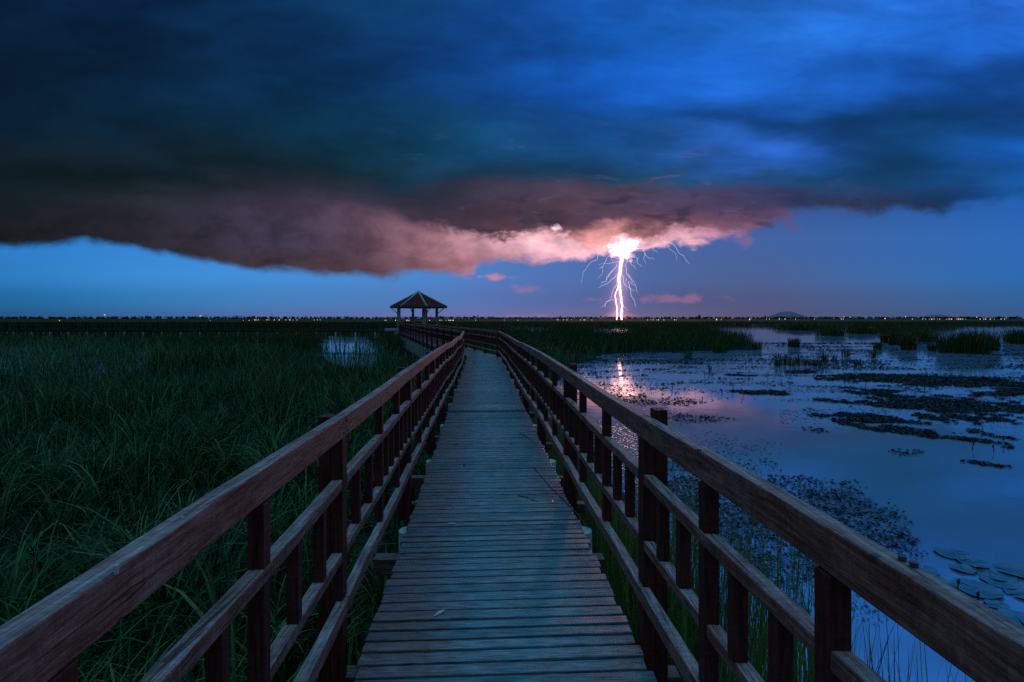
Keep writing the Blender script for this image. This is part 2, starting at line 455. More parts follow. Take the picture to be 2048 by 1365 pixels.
def simple(name, base, rough=0.7, spec=0.3, nscale=6.0, var=0.4, bstr=0.3, bdist=0.01):
    m, N = mat(name)
    tcn = N.node('ShaderNodeTexCoord')
    n_ = N.noise(tcn.outputs['Object'], nscale, 6, 0.6)
    g = N.maprange(n_, 0.3, 0.7, 1 - var, 1 + var)
    c = N.mix(1.0, base, N.comb(g, g, g), 'MULTIPLY')
    finish(N, principled(N, c, rough, spec, bump(N, n_, bstr, bdist)))
    return m


M_conc = simple('weathered_concrete', (0.36, 0.40, 0.40), 0.85, 0.2, 9.0, 0.35, 0.5)
M_tile = simple('roof_tile', (0.115, 0.030, 0.026), 0.8, 0.08, 3.0, 0.4)
M_dark = simple('dark_bark', (0.02, 0.022, 0.018), 0.9, 0.1, 3.0, 0.4)
M_metal = simple('rusty_steel', (0.06, 0.05, 0.05), 0.5, 0.5, 30.0, 0.4)
M_nail = simple('bright_nail', (0.45, 0.45, 0.45), 0.35, 0.8, 30.0, 0.2)
M_mast = simple('mast_steel', (0.05, 0.05, 0.06), 0.6, 0.3, 1.0, 0.2)


def leaf_material(name, c1, c2, c3=None, rough=0.5, spec=0.12, trans=0.25):
    m, N = mat(name)
    geo = N.node('ShaderNodeNewGeometry')
    isl = geo.outputs['Random Per Island']
    tcn = N.node('ShaderNodeTexCoord')
    n_ = N.noise(tcn.outputs['Object'], 0.35, 4, 0.6)
    f = N.math('MULTIPLY', N.math('POWER', isl, 2.2), N.maprange(n_, 0.3, 0.7, 0.5, 1.2), clamp=True)
    c = N.mix(f, c1, c2)
    if c3:
        c = N.mix(N.maprange(isl, 0.88, 0.92, 0, .8), c, c3)
    b = N.node('ShaderNodeBsdfPrincipled')
    N.put(b.inputs['Base Color'], c)
    b.inputs['Roughness'].default_value = rough
    b.inputs['Specular IOR Level'].default_value = spec
    t = N.node('ShaderNodeBsdfTranslucent')
    N.put(t.inputs[0], c)
    mx = N.node('ShaderNodeMixShader')
    mx.inputs[0].default_value = trans
    N.l.new(b.outputs[0], mx.inputs[1])
    N.l.new(t.outputs[0], mx.inputs[2])
    finish(N, mx.outputs[0])
    return m


M_grass = leaf_material('marsh_grass', (0.004, 0.012, 0.003), (0.12, 0.36, 0.10), (0.19, 0.19, 0.09))
M_reed = leaf_material('reed', (0.014, 0.034, 0.010), (0.085, 0.15, 0.035), (0.14, 0.11, 0.05))
M_reedn = leaf_material('near_reed', (0.05, 0.10, 0.02), (0.16, 0.30, 0.06), (0.22, 0.2, 0.09), trans=0.5)
M_mat = leaf_material('floating_leaf', (0.004, 0.007, 0.005), (0.020, 0.026, 0.018), (0.09, 0.10, 0.08), rough=0.6, spec=0.12, trans=0.0)
M_film = leaf_material('floating_film', (0.008, 0.018, 0.018), (0.22, 0.34, 0.34), None, rough=0.35, spec=0.4, trans=0.0)


def water_material():
    m, N = mat('water')
    tcn = N.node('ShaderNodeTexCoord')
    x, y, z = N.sep(tcn.outputs['Object'])
    n1 = N.noise(N.comb(x, y, 0.0), 1.1, 4, 0.55, 0.3)
    n2 = N.noise(N.comb(N.math('MULTIPLY', x, 0.5), y, 3.0), 9.0, 3, 0.5)
    h = N.math('ADD', n1, N.math('MULTIPLY', n2, 0.12))
    nrm = bump(N, h, 0.055, 0.05)
    gl = N.node('ShaderNodeBsdfGlossy')
    gl.inputs['Roughness'].default_value = 0.03
    gl.inputs['Color'].default_value = (0.96, 0.94, 0.94, 1)
    N.l.new(nrm, gl.inputs['Normal'])
    df = N.node('ShaderNodeBsdfDiffuse')
    df.inputs['Color'].default_value = (0.115, 0.220, 0.340, 1)
    fr = N.node('ShaderNodeFresnel')
    fr.inputs['IOR'].default_value = 4.6
    N.l.new(nrm, fr.inputs['Normal'])
    mx = N.node('ShaderNodeMixShader')
    N.l.new(fr.outputs[0], mx.inputs[0])
    N.l.new(df.outputs[0], mx.inputs[1])
    N.l.new(gl.outputs[0], mx.inputs[2])
    finish(N, mx.outputs[0])
    return m


M_water = water_material()
M_mud = simple('marsh_mud', (0.010, 0.014, 0.009), 0.9, 0.15, 1.4, 0.6, 0.6, 0.05)


def emit(name, c, s):
    m, N = mat(name)
    e = N.node('ShaderNodeEmission')
    e.inputs[0].default_value = (c[0], c[1], c[2], 1)
    e.inputs[1].default_value = s
    finish(N, e.outputs[0])
    return m


# ------------------------------------------------------------------ object helpers
ONES = 'first second third fourth fifth sixth seventh eighth ninth tenth eleventh twelfth thirteenth fourteenth fifteenth sixteenth seventeenth eighteenth nineteenth'.split()
TENS = {20: 'twenty', 30: 'thirty', 40: 'forty', 50: 'fifty', 60: 'sixty', 70: 'seventy', 80: 'eighty', 90: 'ninety'}


def ordinal(n):
    if n < 20:
        return ONES[n - 1]
    t, u_ = n // 10 * 10, n % 10
    return TENS[t] + '-' + ONES[u_ - 1] if u_ else TENS[t][:-1] + 'ieth'


def ranks(vals):
    o = sorted(range(len(vals)), key=lambda i: vals[i])
    r = [0] * len(vals)
    for k, i in enumerate(o):
        r[i] = k + 1
    return r


def tag(o, label=None, cat=None, group=None, kind=None):
    if label:
        o['label'] = label
    if cat:
        o['category'] = cat
    if group:
        o['group'] = group
    if kind:
        o['kind'] = kind
    return o


def empty(name, loc, label, cat, group=None):
    o = bpy.data.objects.new(name, None)
    COL.objects.link(o)
    o.location = loc
    o.empty_display_size = 0.2
    return tag(o, label, cat, group)


class MB:
    def __init__(self):
        self.v = []
        self.f = []

    def hexa(self, p):
        b = len(self.v)
        self.v += [tuple(q) for q in p]
        for f in ((0, 3, 2, 1), (4, 5, 6, 7), (0, 1, 5, 4), (1, 2, 6, 5), (2, 3, 7, 6), (3, 0, 4, 7)):
            self.f.append(tuple(b + i for i in f))

    def box(self, x0, x1, y0, y1, z0, z1):
        self.hexa([(x0, y0, z0), (x1, y0, z0), (x1, y1, z0), (x0, y1, z0), (x0, y0, z1), (x1, y0, z1), (x1, y1, z1), (x0, y1, z1)])

    def beam(self, a, b, na, w, h, nb=None):
        """beam from a to b: a,b lie on the inner top edge; na/nb = outward unit (x,y) at the ends, width w outward, height h down"""
        nb = nb or na
        a, b = Vector(a), Vector(b)
        A, B = Vector((na[0], na[1], 0)) * w, Vector((nb[0], nb[1], 0)) * w
        D = Vector((0, 0, -h))
        self.hexa([a + D, a + A + D, b + B + D, b + D, a, a + A, b + B, b])

    def tube(self, pts, radii, n=6, cap=True):
        b = len(self.v)
        for i, (p, r) in enumerate(zip(pts, radii)):
            p = Vector(p)
            if i == 0:
                d = Vector(pts[1]) - p
            elif i == len(pts) - 1:
                d = p - Vector(pts[i - 1])
            else:
                d = Vector(pts[i + 1]) - Vector(pts[i - 1])
            d.normalize()
            s = d.cross(Vector((0, 0, 1)) if abs(d.z) < .9 else Vector((1, 0, 0))).normalized()
            t = s.cross(d)
            for k in range(n):
                a = 2 * math.pi * k / n
                self.v.append(tuple(p + (s * math.cos(a) + t * math.sin(a)) * r))
        for i in range(len(pts) - 1):
            for k in range(n):
                k2 = (k + 1) % n
                self.f.append((b + i * n + k, b + i * n + k2, b + (i + 1) * n + k2, b + (i + 1) * n + k))
        if cap:
            self.f.append(tuple(b + k for k in range(n - 1, -1, -1)))
            self.f.append(tuple(b + (len(pts) - 1) * n + k for k in range(n)))

    def build(self, name, m, parent=None, bevel=0.0, smooth=False, wobble=0.0):
        me = bpy.data.meshes.new(name)
        loc = parent.matrix_world.translation if False else (parent.location if parent else Vector((0, 0, 0)))
        me.from_pydata([(p[0] - loc[0], p[1] - loc[1], p[2] - loc[2]) for p in self.v], [], self.f)
        me.update()
        if smooth:
            me.polygons.foreach_set('use_smooth', [True] * len(me.polygons))
        me.materials.append(m)
        o = bpy.data.objects.new(name, me)
        COL.objects.link(o)
        if parent:
            o.parent = parent
        if bevel:
            md = o.modifiers.new('bevel', 'BEVEL')
            md.width = bevel
            md.segments = 2
            md.limit_method = 'ANGLE'
        return o


def interp(x, pts):
    return float(np.interp(x, [p[0] for p in pts], [p[1] for p in pts]))


# ------------------------------------------------------------------ boardwalk, first stretch
# everything measured along Y; the stretch runs almost straight ahead, drifting left
SL = -0.0586
rnd = random.Random(3)


def deck_z(y):
    return EYE - interp(y, [(-3, 1.55), (8.6, 1.545), (9.6, 1.56), (12, 1.535), (17, 1.565), (22, 1.59), (30, 1.58)])


def planks(mb, y0, y1, xl, xr, zf, pitch=0.084, skip=None):
    y = y0
    while y < y1:
        w = pitch * rnd.uniform(0.93, 1.07)
        g = rnd.uniform(0.012, 0.019)
        l, r = xl(y) + rnd.uniform(-.012, .012), xr(y) + rnd.uniform(-.012, .012)
        za, zb = zf(y) + rnd.uniform(-.0025, .0025), zf(y + w) + rnd.uniform(-.0025, .0025)
        if 8.4 < y < 8.6:
            za += 0.010
        tl = rnd.uniform(-.002, .002)
        sk = SL * 0.0
        ya, yb = y + g * .5, y + w - g * .5
        n = 4
        b = len(mb.v)
        wob = rnd.uniform(-.0016, .0016)
        for i in range(n + 1):
            t = i / n
            xx = l + (r - l) * t
            dyy = xx * 0.05
            s = wob * math.sin(t * 6)
            zz0 = za + tl * (t - .5) + s
            zz1 = zb + tl * (t - .5) + s
            mb.v += [(xx, ya + dyy, zz0 - .035), (xx, yb + dyy, zz1 - .035), (xx, yb + dyy, zz1), (xx, ya + dyy, zz0)]
        for i in range(n):
            for k in range(4):
                k2 = (k + 1) % 4
                mb.f.append((b + i * 4 + k, b + i * 4 + k2, b + (i + 1) * 4 + k2, b + (i + 1) * 4 + k))
        mb.f.append((b + 3, b + 2, b + 1, b))
        e = b + n * 4
        mb.f.append((e, e + 1, e + 2, e + 3))
        y += w


walk = empty('boardwalk', (0, 2.4, DECK), 'weathered wooden boardwalk of cross planks running straight ahead between two railings', 'boardwalk')
mb = MB()
planks(mb, -2.0, 20.7, lambda y: -.554 + SL * y, lambda y: .735 + SL * y, deck_z)
# wedge of planks where the path turns towards the pavilion
y = 20.75
while y < 28.5:
    w = .084
    xr_ = -.50 - (y - 21.2) * .285 if y > 21.2 else .735 + SL * y
    xl_ = max(-.554 + SL * y - .0 - (y - 20.7) * .10, -1.86 - (y - 20.6) * .292)
    mb.box(xl_ - .02, xr_, y + .004, y + w - .004, deck_z(y) - .035 + rnd.uniform(-.002, .002), deck_z(y) + rnd.uniform(-.002, .002))
    y += w
mb.build('deck_planks', M_deck, walk, bevel=0.0035)
# stringers under the planks
for off in (-.42, .09, .60):
    s = MB()
    s.beam((off - .03 + SL * -2, -2, DECK - .036), (off - .03 + SL * 21, 21, DECK - .062), (1, 0), .06, .11)
    s.build('stringer', M_beam, walk)
# cross beams that carry the posts, and the concrete piles
PILE_Y = [1.95, 3.85, 5.72, 7.62, 9.5, 11.4, 13.3, 15.2, 17.1, 19.0, 20.7]
for py in PILE_Y:
    c = MB()
    cx = .09 + SL * py
    c.box(cx - .86, cx + .80, py - .19, py - .085, DECK - .29, DECK - .175)
    c.build('cross_beam', M_beam, walk, bevel=.004)
    for sx in (-.640, .662):
        p = MB()
        p.tube([(cx + sx, py, -.6), (cx + sx, py, DECK - .04)], [.078, .075], 18)
        p.build('pile', M_conc, walk, bevel=.006)
BIG = [0.16, 2.434, 4.71, 6.98, 9.25, 11.5, 13.8, 16.1, 18.4, 20.75]
for py in BIG[:-1]:
    c = MB()
    cx = .09 + SL * py
    c.box(cx - .93, cx + .86, py + .012, py + .10, DECK - .25, DECK - .165)
    c.build('cross_beam', M_beam, walk, bevel=.004)


def railing(name, label, P, n_out, bigs, subs, heights, deckz, parent_loc, foot=.30, detail=True, ext=.0, jitter=.006, group=None, widths=(.055, .10)):
    """P(s) -> (x,y) of the inner face; n_out outward unit vector; s along the run"""
    R = empty(name, parent_loc, label, 'railing', group)
    tz, m1, m2, bz = heights
    ux, uy = n_out
    r = random.Random(hash(name + label) % 1000 if False else len(label) * 7 + len(bigs))

    def pt(s, o=0.0):
        x_, y_ = P(s)
        return x_ + ux * o, y_ + uy * o
    for i, s in enumerate(bigs):
        top = tz(s)
        hs = .04
        m = MB()
        a = pt(s - hs, .003)
        b = pt(s + hs, .003)
        z0 = deckz(s) - foot

        def bx(o0, o1, za, zb):
            p0, p1, p2, p3 = pt(s - hs, o0), pt(s - hs, o1), pt(s + hs, o1), pt(s + hs, o0)
            m.hexa([(p0[0], p0[1], za), (p1[0], p1[1], za), (p2[0], p2[1], za), (p3[0], p3[1], za),
                    (p0[0], p0[1], zb), (p1[0], p1[1], zb), (p2[0], p2[1], zb), (p3[0], p3[1], zb)])
        bx(.003, widths[0] + .004, z0, top - .097)
        bx(widths[0] + .006, .118, z0, top + ext + r.uniform(-.006, .006))
        m.build('post', M_post, R, bevel=.003 if detail else 0)
    for i in range(len(bigs) - 1):
        s0, s1 = bigs[i], bigs[i + 1]
        jz = r.uniform(-.003, .003)
        for nm, hf, wdt, hgt, off in (('top_rail', tz, widths[0], widths[1], 0.0), ('middle_rail', m1, .05, .047, 0.003),
                                      ('lower_rail', m2, .05, .045, 0.003), ('bottom_rail', bz, .05, .066, -.016)):
            m = MB()
            full = nm in ('top_rail', 'bottom_rail')
            a_s = s0 + (.0015 if full else .041)
            b_s = s1 - (.0015 if full else .041)
            k = 6 if detail else 1
            ph = r.uniform(0, 6)
            amp = jitter * (1.0 if detail else 0)
            q = []
            for j in range(k + 1):
                t = j / k
                s = a_s + (b_s - a_s) * t
                z = hf(s0) * (1 - t) + hf(s1) * t + jz
                o = off + amp * math.sin(ph + t * 5) * math.sin(math.pi * t)
                z += amp * .8 * math.sin(ph * 2 + t * 4) * math.sin(math.pi * t)
                x_, y_ = pt(s, o)
                q.append(((x_, y_, z), (x_ + ux * wdt, y_ + uy * wdt, z - (0 if not detail else .002)),
                          (x_ + ux * wdt, y_ + uy * wdt, z - hgt), (x_, y_, z - hgt)))
            for c4 in q:
                m.v += list(c4)
            for j in range(k):
                b0 = j * 4
                for e in range(4):
                    e2 = (e + 1) % 4
                    m.f.append((b0 + e, b0 + 4 + e, b0 + 4 + e2, b0 + e2))
            m.f.append((0, 1, 2, 3))
            e = k * 4
            m.f.append((e + 3, e + 2, e + 1, e))
            m.build(nm, M_rail, R, bevel=.0045 if detail else 0)
        # uprights of the bay
        fulls = subs[i]
        marks = [s0] + list(fulls) + [s1]

        def upright(s, za, zb, nm, w=.048, d=.046, o=.004):
            m = MB()
            p0, p1, p2, p3 = pt(s - d / 2, o), pt(s - d / 2, o + w), pt(s + d / 2, o + w), pt(s + d / 2, o)
            m.hexa([(p0[0], p0[1], za), (p1[0], p1[1], za), (p2[0], p2[1], za), (p3[0], p3[1], za),
                    (p0[0], p0[1], zb), (p1[0], p1[1], zb), (p2[0], p2[1], zb), (p3[0], p3[1], zb)])
            m.build(nm, M_post, R, bevel=.002 if detail else 0)

        def lerp(hf, s):
            t = (s - s0) / (s1 - s0)
            return hf(s0) * (1 - t) + hf(s1) * t
        for s in fulls:
            upright(s, lerp(bz, s) + .001, lerp(tz, s) - widths[1] - .001, 'baluster', .05, .05, .001)
        for a_, b_ in zip(marks[:-1], marks[1:]):
            for t in (1 / 3., 2 / 3.):
                s = a_ + (b_ - a_) * t + r.uniform(-.012, .012)
                upright(s, lerp(m2, s) + .0005, lerp(m1, s) - .048, 'short_baluster', .044, .042, .005)
    return R


def prof(base, extra):
    return lambda s: EYE - (base + interp(s, extra))


wav = [(0, -.015), (2.43, 0), (4.7, -.008), (7, -.018), (9.25, -.012), (11.5, .042), (13.8, .030), (16.1, .062), (18.4, .055), (20.8, .040)]
hR = (prof(.468, wav), prof(.73, wav), prof(1.04, wav), prof(1.258, wav))
wavL = [(0, -.022), (2.43, 0), (4.7, -.004), (7, -.008), (9.25, .022), (11.5, .055), (13.8, .060), (16.1, .085), (18.4, .050), (20.8, .035)]
hL = (prof(.463, wavL), prof(.755, wavL), prof(1.096, wavL), prof(1.325, wavL))
subR = [[1.135, 1.755], [3.19, 3.94]] + [[a + (b - a) * .335, a + (b - a) * .665] for a, b in zip(BIG[2:-1], BIG[3:])]
subL = [[.80, 1.55], [3.357, 4.03]] + [[a + (b - a) * .33, a + (b - a) * .67] for a, b in zip(BIG[2:-1], BIG[3:])]
bigL = BIG[:-1] + [20.35]
latR = [(0, 0), (4.7, 0), (7, .0), (9.25, -.02), (11.5, .01), (13.8, -.015), (16, .01), (18, -.03), (20.8, -.10)]
latL = [(0, 0), (4.7, 0), (7, .01), (9.25, -.01), (11.5, .02), (13.8, -.01), (16, .02), (18, -.03), (20.8, -.06)]
RR = railing('railing', 'reddish wooden railing on the open water side of the straight boardwalk',
             lambda s: (.751 + SL * s + interp(s, latR), s), (1, 0), BIG, subR, hR, deck_z, (.75, 2.4, DECK), ext=.036)
RL = railing('railing', 'reddish wooden railing on the tall grass side of the straight boardwalk',
             lambda s: (-.649 + SL * s + interp(s, latL), s), (-1, 0), bigL, subL, hL, deck_z, (-.75, 2.4, DECK))


def stub(x, y, z, R, m, nm, rad=.004, h=.012, tilt=(0, 0)):
    k = MB()
    k.tube([(x, y, z - .004), (x + tilt[0], y + tilt[1], z + h)], [rad, rad], 8)
    k.build(nm, m, R)


def on_rail(side, s, o=.006):
    if side > 0:
        return .751 + SL * s + o, s, hR[0](s)
    return -.649 + SL * s - o, s, hL[0](s)


for side, s, o, m_, rad, h in [(1, 1.785, .006, M_metal, .008, .009), (1, 1.35, .012, M_metal, .007, .002), (1, .99, .01, M_metal, .009, .003), (1, .97, .045, M_metal, .007, .010),
                               (1, .945, .046, M_metal, .007, .010), (-1, .91, .001, M_nail, .004, .012), (-1, 1.16, .03, M_nail, .004, .003),
                               (-1, 1.36, .012, M_nail, .0035, .003), (-1, 1.42, .026, M_nail, .003, .003), (-1, 1.60, .010, M_nail, .003, .004)]:
    x, y, z = on_rail(side, s, o)
    stub(x, y, z - .001, RR if side > 0 else RL, m_, 'nail', rad, h)

for side, R_ in ((1, RR), (-1, RL)):
    for bs in BIG[:6]:
        for ds in (-.035, .035):
            for dz_ in (.028, .074):
                x, y, z = on_rail(side, bs + ds, 0)
                k = MB()
                k.tube([(x + side * .004, y, z - dz_), (x - side * .004, y, z - dz_)], [.006, .005], 8)
                k.build('bolt_head', M_metal, R_)

rl = random.Random(5)
for i in range(9):
    yy = rl.uniform(2.6, 8.5)
    xx = SL * yy + .09 + rl.uniform(-.55, .55)
    m = MB()
    zz = deck_z(yy) + .006
    a_ = rl.uniform(0, 3.14)
    ln = rl.uniform(.02, .045)
    dx_, dy_ = math.cos(a_) * ln, math.sin(a_) * ln
    m.v = [(xx - dx_, yy - dy_, zz), (xx - dy_ * .3, yy + dx_ * .3, zz + .006), (xx + dx_, yy + dy_, zz + .002), (xx + dy_ * .3, yy - dx_ * .3, zz + .004)]
    m.f = [(0, 1, 2, 3)]
    o = m.build('leaf_scrap', M_nail if i % 3 else M_dark)
    o['yy'] = yy
    SCRAPS = globals().setdefault('SCRAPS', [])
    SCRAPS.append((yy, o))
SCRAPS.sort(key=lambda q: q[0])
for k_, (yy, o) in enumerate(SCRAPS):
    del o['yy']
    tag(o, 'small dry scrap of leaf lying on the deck planks, %s counted from the camera' % ordinal(k_ + 1), 'leaf', 'leaf scraps on the deck')

# ------------------------------------------------------------------ second stretch, to the pavilion
D2 = Vector((-.281, .9597))
N2 = Vector((.9597, .281))           # to the right of the run
cs = Vector((-.555, 20.75))          # right corner
cl = Vector((-1.90, 20.35))          # left corner
L2 = 36.0
walk2 = empty('boardwalk', (-4, 30, DECK), 'second stretch of wooden boardwalk bending away to the pavilion on concrete piles', 'boardwalk')
mb = MB()
s = 7.2
while s < L2:
    w = .084
    a = Vector((cl[0], cl[1])) + D2 * s
    p = []
    z = deck_z(22) + rnd.uniform(-.002, .002)
    for (ss, o) in ((s + .004, .05), (s + .004, 1.38), (s + w - .004, 1.38), (s + w - .004, .05)):
        q = cl + D2 * ss + N2 * o
        p.append(q)
    mb.hexa([(q[0], q[1], z - .035) for q in p] + [(q[0], q[1], z) for q in p])
    s += w
mb.build('deck_planks', M_deck, walk2)
for o in (.02, 1.36):
    st = MB()
    a = cl + D2 * .5 + N2 * o
    b = cl + D2 * L2 + N2 * o
    st.beam((a[0], a[1], DECK - .085), (b[0], b[1], DECK - .085), (N2[0], N2[1]), .06, .20)
    st.build('edge_beam', M_beam, walk2)
for i in range(30):
    s = 1.6 + i * 1.16
    for o in (.02, 1.38):
        q = cl + D2 * s + N2 * o
        p = MB()
        p.tube([(q[0], q[1], -.6), (q[0], q[1], DECK - .286)], [.085, .085], 10)
        p.build('pile', M_conc, walk2)


def flat(dz):
    return lambda s: EYE - dz - .01 * math.sin(s * 1.3)


h2 = (flat(.50), flat(.78), flat(1.10), flat(1.34))
bigs2 = [.35 + 2.25 * i for i in range(17)]
railing('railing', 'wooden railing of the bending stretch standing above the pale concrete piles',
        lambda s: tuple(cl + D2 * s), (-N2[0], -N2[1]), bigs2, [[a + .75, a + 1.5] for a in bigs2[:-1]], h2, lambda s: DECK, (cl[0], cl[1], DECK), detail=False)
bigs3 = [.30 + 2.25 * i for i in range(16)]
railing('railing', 'wooden railing of the bending stretch seen across the end of the straight deck',
        lambda s: tuple(cs + D2 * s), (N2[0], N2[1]), bigs3, [[a + .75, a + 1.5] for a in bigs3[:-1]], h2, lambda s: DECK, (cs[0], cs[1], DECK), detail=False)

# ------------------------------------------------------------------ pavilion
GX, GY = -187.0 / F * 58, 58.0
K = 58 / F
G = empty('pavilion', (GX, GY, DECK), 'six sided pavilion with dark tiled roof, pale hip ridges and pale concrete columns', 'pavilion')
eave = EYE + 20.8 * K
apexz = EYE + 52.0 * K
R_roof = 57.5 * K


def hexpt(a, r, z, sq=.93):
    a = math.radians(a)
    return (GX + r * math.sin(a), GY - r * math.cos(a) * sq, z)


ang = [-27, 27, 90, 153, 207, 270]
ang = [a - 1 for a in ang]
m = MB()
tip = [hexpt(a, R_roof if abs(math.sin(math.radians(a))) > .8 else R_roof * .97, eave + .06) for a in ang]
low_ = [(p[0], p[1], p[2] - .10) for p in tip]
ap = (GX, GY, apexz)
# tile courses: stepped rings up to the apex
NR = 16
for i in range(6):
    p, q = Vector(tip[i]), Vector(tip[(i + 1) % 6])
    A = Vector(ap)
    for j in range(NR):
        t0, t1 = j / NR, (j + 1) / NR
        lift = Vector((0, 0, .035))
        a0, b0 = p.lerp(A, t0) + lift, q.lerp(A, t0) + lift
        a1, b1 = p.lerp(A, t1), q.lerp(A, t1)
        b = len(m.v)
        m.v += [tuple(a0 - lift), tuple(b0 - lift), tuple(a0), tuple(b0), tuple(a1), tuple(b1)]
        m.f += [(b, b + 1, b + 3, b + 2), (b + 2, b + 3, b + 5, b + 4)]
m.build('roof', M_tile, G)
m = MB()
b = len(m.v)
for i in range(6):
    p, q = tip[i], tip[(i + 1) % 6]
    pl, ql = low_[i], low_[(i + 1) % 6]
    b = len(m.v)
    m.v += [p, q, ql, pl, tuple(Vector(p).lerp(Vector((GX, GY, p[2])), .07)), tuple(Vector(q).lerp(Vector((GX, GY, q[2])), .07)),
            tuple(Vector(ql).lerp(Vector((GX, GY, ql[2])), .07)), tuple(Vector(pl).lerp(Vector((GX, GY, pl[2])), .07))]
    m.f += [(b, b + 1, b + 2, b + 3), (b + 3, b + 2, b + 6, b + 7), (b + 7, b + 6, b + 5, b + 4)]
m.build('fascia', M_tile, G)
m = MB()
cz = Vector((GX, GY, eave - .02))
for i in range(6):
    b = len(m.v)
    m.v += [tuple(Vector(tip[i]) - Vector((0, 0, .03))), tuple(Vector(tip[(i + 1) % 6]) - Vector((0, 0, .03))), (GX, GY, apexz - .1)]
    m.f += [(b, b + 2, b + 1)]
m.build('ceiling', M_dark, G)
for i in range(6):
    r_ = MB()
    a, bb = Vector(tip[i]) + Vector((0, 0, .05)), Vector(ap) + Vector((0, 0, .07))
    r_.tube([tuple(a), tuple(bb)], [.10, .08], 8)
    r_.build('hip_ridge', M_conc, G, smooth=True)
r_ = MB()
r_.tube([(GX, GY, apexz), (GX, GY, apexz + .22)], [.20, .05], 10)
r_.build('finial', M_conc, G)
for (ox, oy, wd) in ((-38, -6, .17), (-16, 26, .13), (-16.5, -22, .10), (10.5, 26, .14), (15.5, -28, .175), (36.5, 0, .14)):
    if ox == -16.5:
        continue
    x, y = GX + ox * K, GY + oy * K
    c = MB()
    c.box(x - wd, x + wd, y - wd, y + wd, -.5, eave + .12)
    c.build('column', M_conc, G, bevel=.01)
    d = Vector((x - GX, y - GY, 0)).normalized()
    s_ = MB()
    a = Vector((x, y, eave - .62)) + d * wd
    e = Vector((x, y, eave + .0)) + d * (wd + .72)
    s_.tube([tuple(a), tuple(e)], [.05, .05], 6)
    s_.build('brace', M_conc, G)
pl = MB()
hp = [hexpt(a, 2.75, 0) for a in ang]
b = len(pl.v)
pl.v += [(p[0], p[1], DECK - .22) for p in hp] + [(p[0], p[1], DECK - .04) for p in hp]
pl.f += [tuple(range(6, 12))] + [tuple(range(5, -1, -1))] + [(i, (i + 1) % 6, 6 + (i + 1) % 6, 6 + i) for i in range(6)]
pl.build('platform', M_conc, G)
for i in range(6):
    p, q = Vector(hexpt(ang[i], 2.55, DECK + 1.05)), Vector(hexpt(ang[(i + 1) % 6], 2.55, DECK + 1.05))
    if i in (0,):
        continue
    for dz_ in (0, .4):
        r_ = MB()
        r_.tube([tuple(p - Vector((0, 0, dz_))), tuple(q - Vector((0, 0, dz_)))], [.06, .06], 6)
        r_.build('rail', M_post, G)

# pale slab hung beside the far walkway, left of the pavilion
sl = MB()
x0, x1 = (769 - 1024) / F * 56, (795 - 1024) / F * 56
sl.box(x0, x1, 56, 56.9, EYE - 26 * 56 / F, EYE - 20.3 * 56 / F)
o = sl.build('concrete_slab', M_conc, None, bevel=.02)
tag(o, 'pale blue grey concrete slab just left of the pavilion, under the far walkway railing', 'slab')

# ------------------------------------------------------------------ far walkway running left from the pavilion
FW = empty('walkway', (-14, 60, DECK), 'distant dark walkway with railing crossing the marsh from the pavilion to the picture edge', 'boardwalk')
a, b = Vector((-12.6, 59.5)), Vector((-72.0, 63.0))
Lf = (b - a).length
Df = (b - a) / Lf
Nf = Vector((Df[1], -Df[0]))
fz = 1.40
m = MB()
p = [a, b, b + Nf * 1.4, a + Nf * 1.4]
m.hexa([(q[0], q[1], fz - .16) for q in p] + [(q[0], q[1], fz) for q in p])
m.build('deck', M_dark, FW)
for o_ in (0, 1.4):
    for zz, nm in ((.82, 'top_rail'), (.50, 'middle_rail')):
        m = MB()
        q0, q1 = a + Nf * o_, b + Nf * o_
        m.beam((q0[0], q0[1], fz + zz), (q1[0], q1[1], fz + zz), (Nf[0], Nf[1]), .05, .07)
        m.build(nm, M_dark, FW)
    n_ = 34
    for i in range(n_ + 1):
        q = a + Df * (Lf * i / n_) + Nf * (o_ + .025)
        m = MB()
        m.box(q[0] - .05, q[0] + .05, q[1] - .05, q[1] + .05, fz, fz + .86)
        m.build('post', M_dark, FW)
bl = MB()
for i in range(34 * 5):
    q = a + Df * (Lf * i / 170.) + Nf * .025
    bl.box(q[0] - .022, q[0] + .022, q[1] - .02, q[1] + .02, fz, fz + .75)
o = bl.build('balusters', M_dark, FW)
o['kind'] = 'stuff'
for i in range(25):
    q = a + Df * (1.0 + Lf * i / 25.2)
    for o_ in (.05, 1.35):
        m = MB()
        qq = q + Nf * o_
        m.tube([(qq[0], qq[1], -.6), (qq[0], qq[1], fz - .16)], [.10, .10], 8)
        m.build('pile', M_conc, FW)


# ------------------------------------------------------------------ numpy helpers for vegetation
def hash2(ix, iy, seed):
    h = (ix * 374761393 + iy * 668265263 + seed * 974711) & 0xffffffff
    h = ((h ^ (h >> 13)) * 1274126177) & 0xffffffff
    return ((h ^ (h >> 16)) & 0xffff) / 65535.0


def vnoise(x, y, seed=0):
    ix, iy = np.floor(x).astype(np.int64), np.floor(y).astype(np.int64)
    fx, fy = x - ix, y - iy
    fx, fy = fx * fx * (3 - 2 * fx), fy * fy * (3 - 2 * fy)
    a_ = hash2(ix, iy, seed)
    b_ = hash2(ix + 1, iy, seed)
    c_ = hash2(ix, iy + 1, seed)
    d_ = hash2(ix + 1, iy + 1, seed)
    return (a_ * (1 - fx) + b_ * fx) * (1 - fy) + (c_ * (1 - fx) + d_ * fx) * fy


def fbm(x, y, seed=0, o=4):
    s_, a_, t_ = 0, .5, 0
    for i in range(o):
        s_ = s_ + a_ * vnoise(x * 2 ** i, y * 2 ** i, seed + i * 17)
        t_ += a_
        a_ *= .5
    return s_ / t_


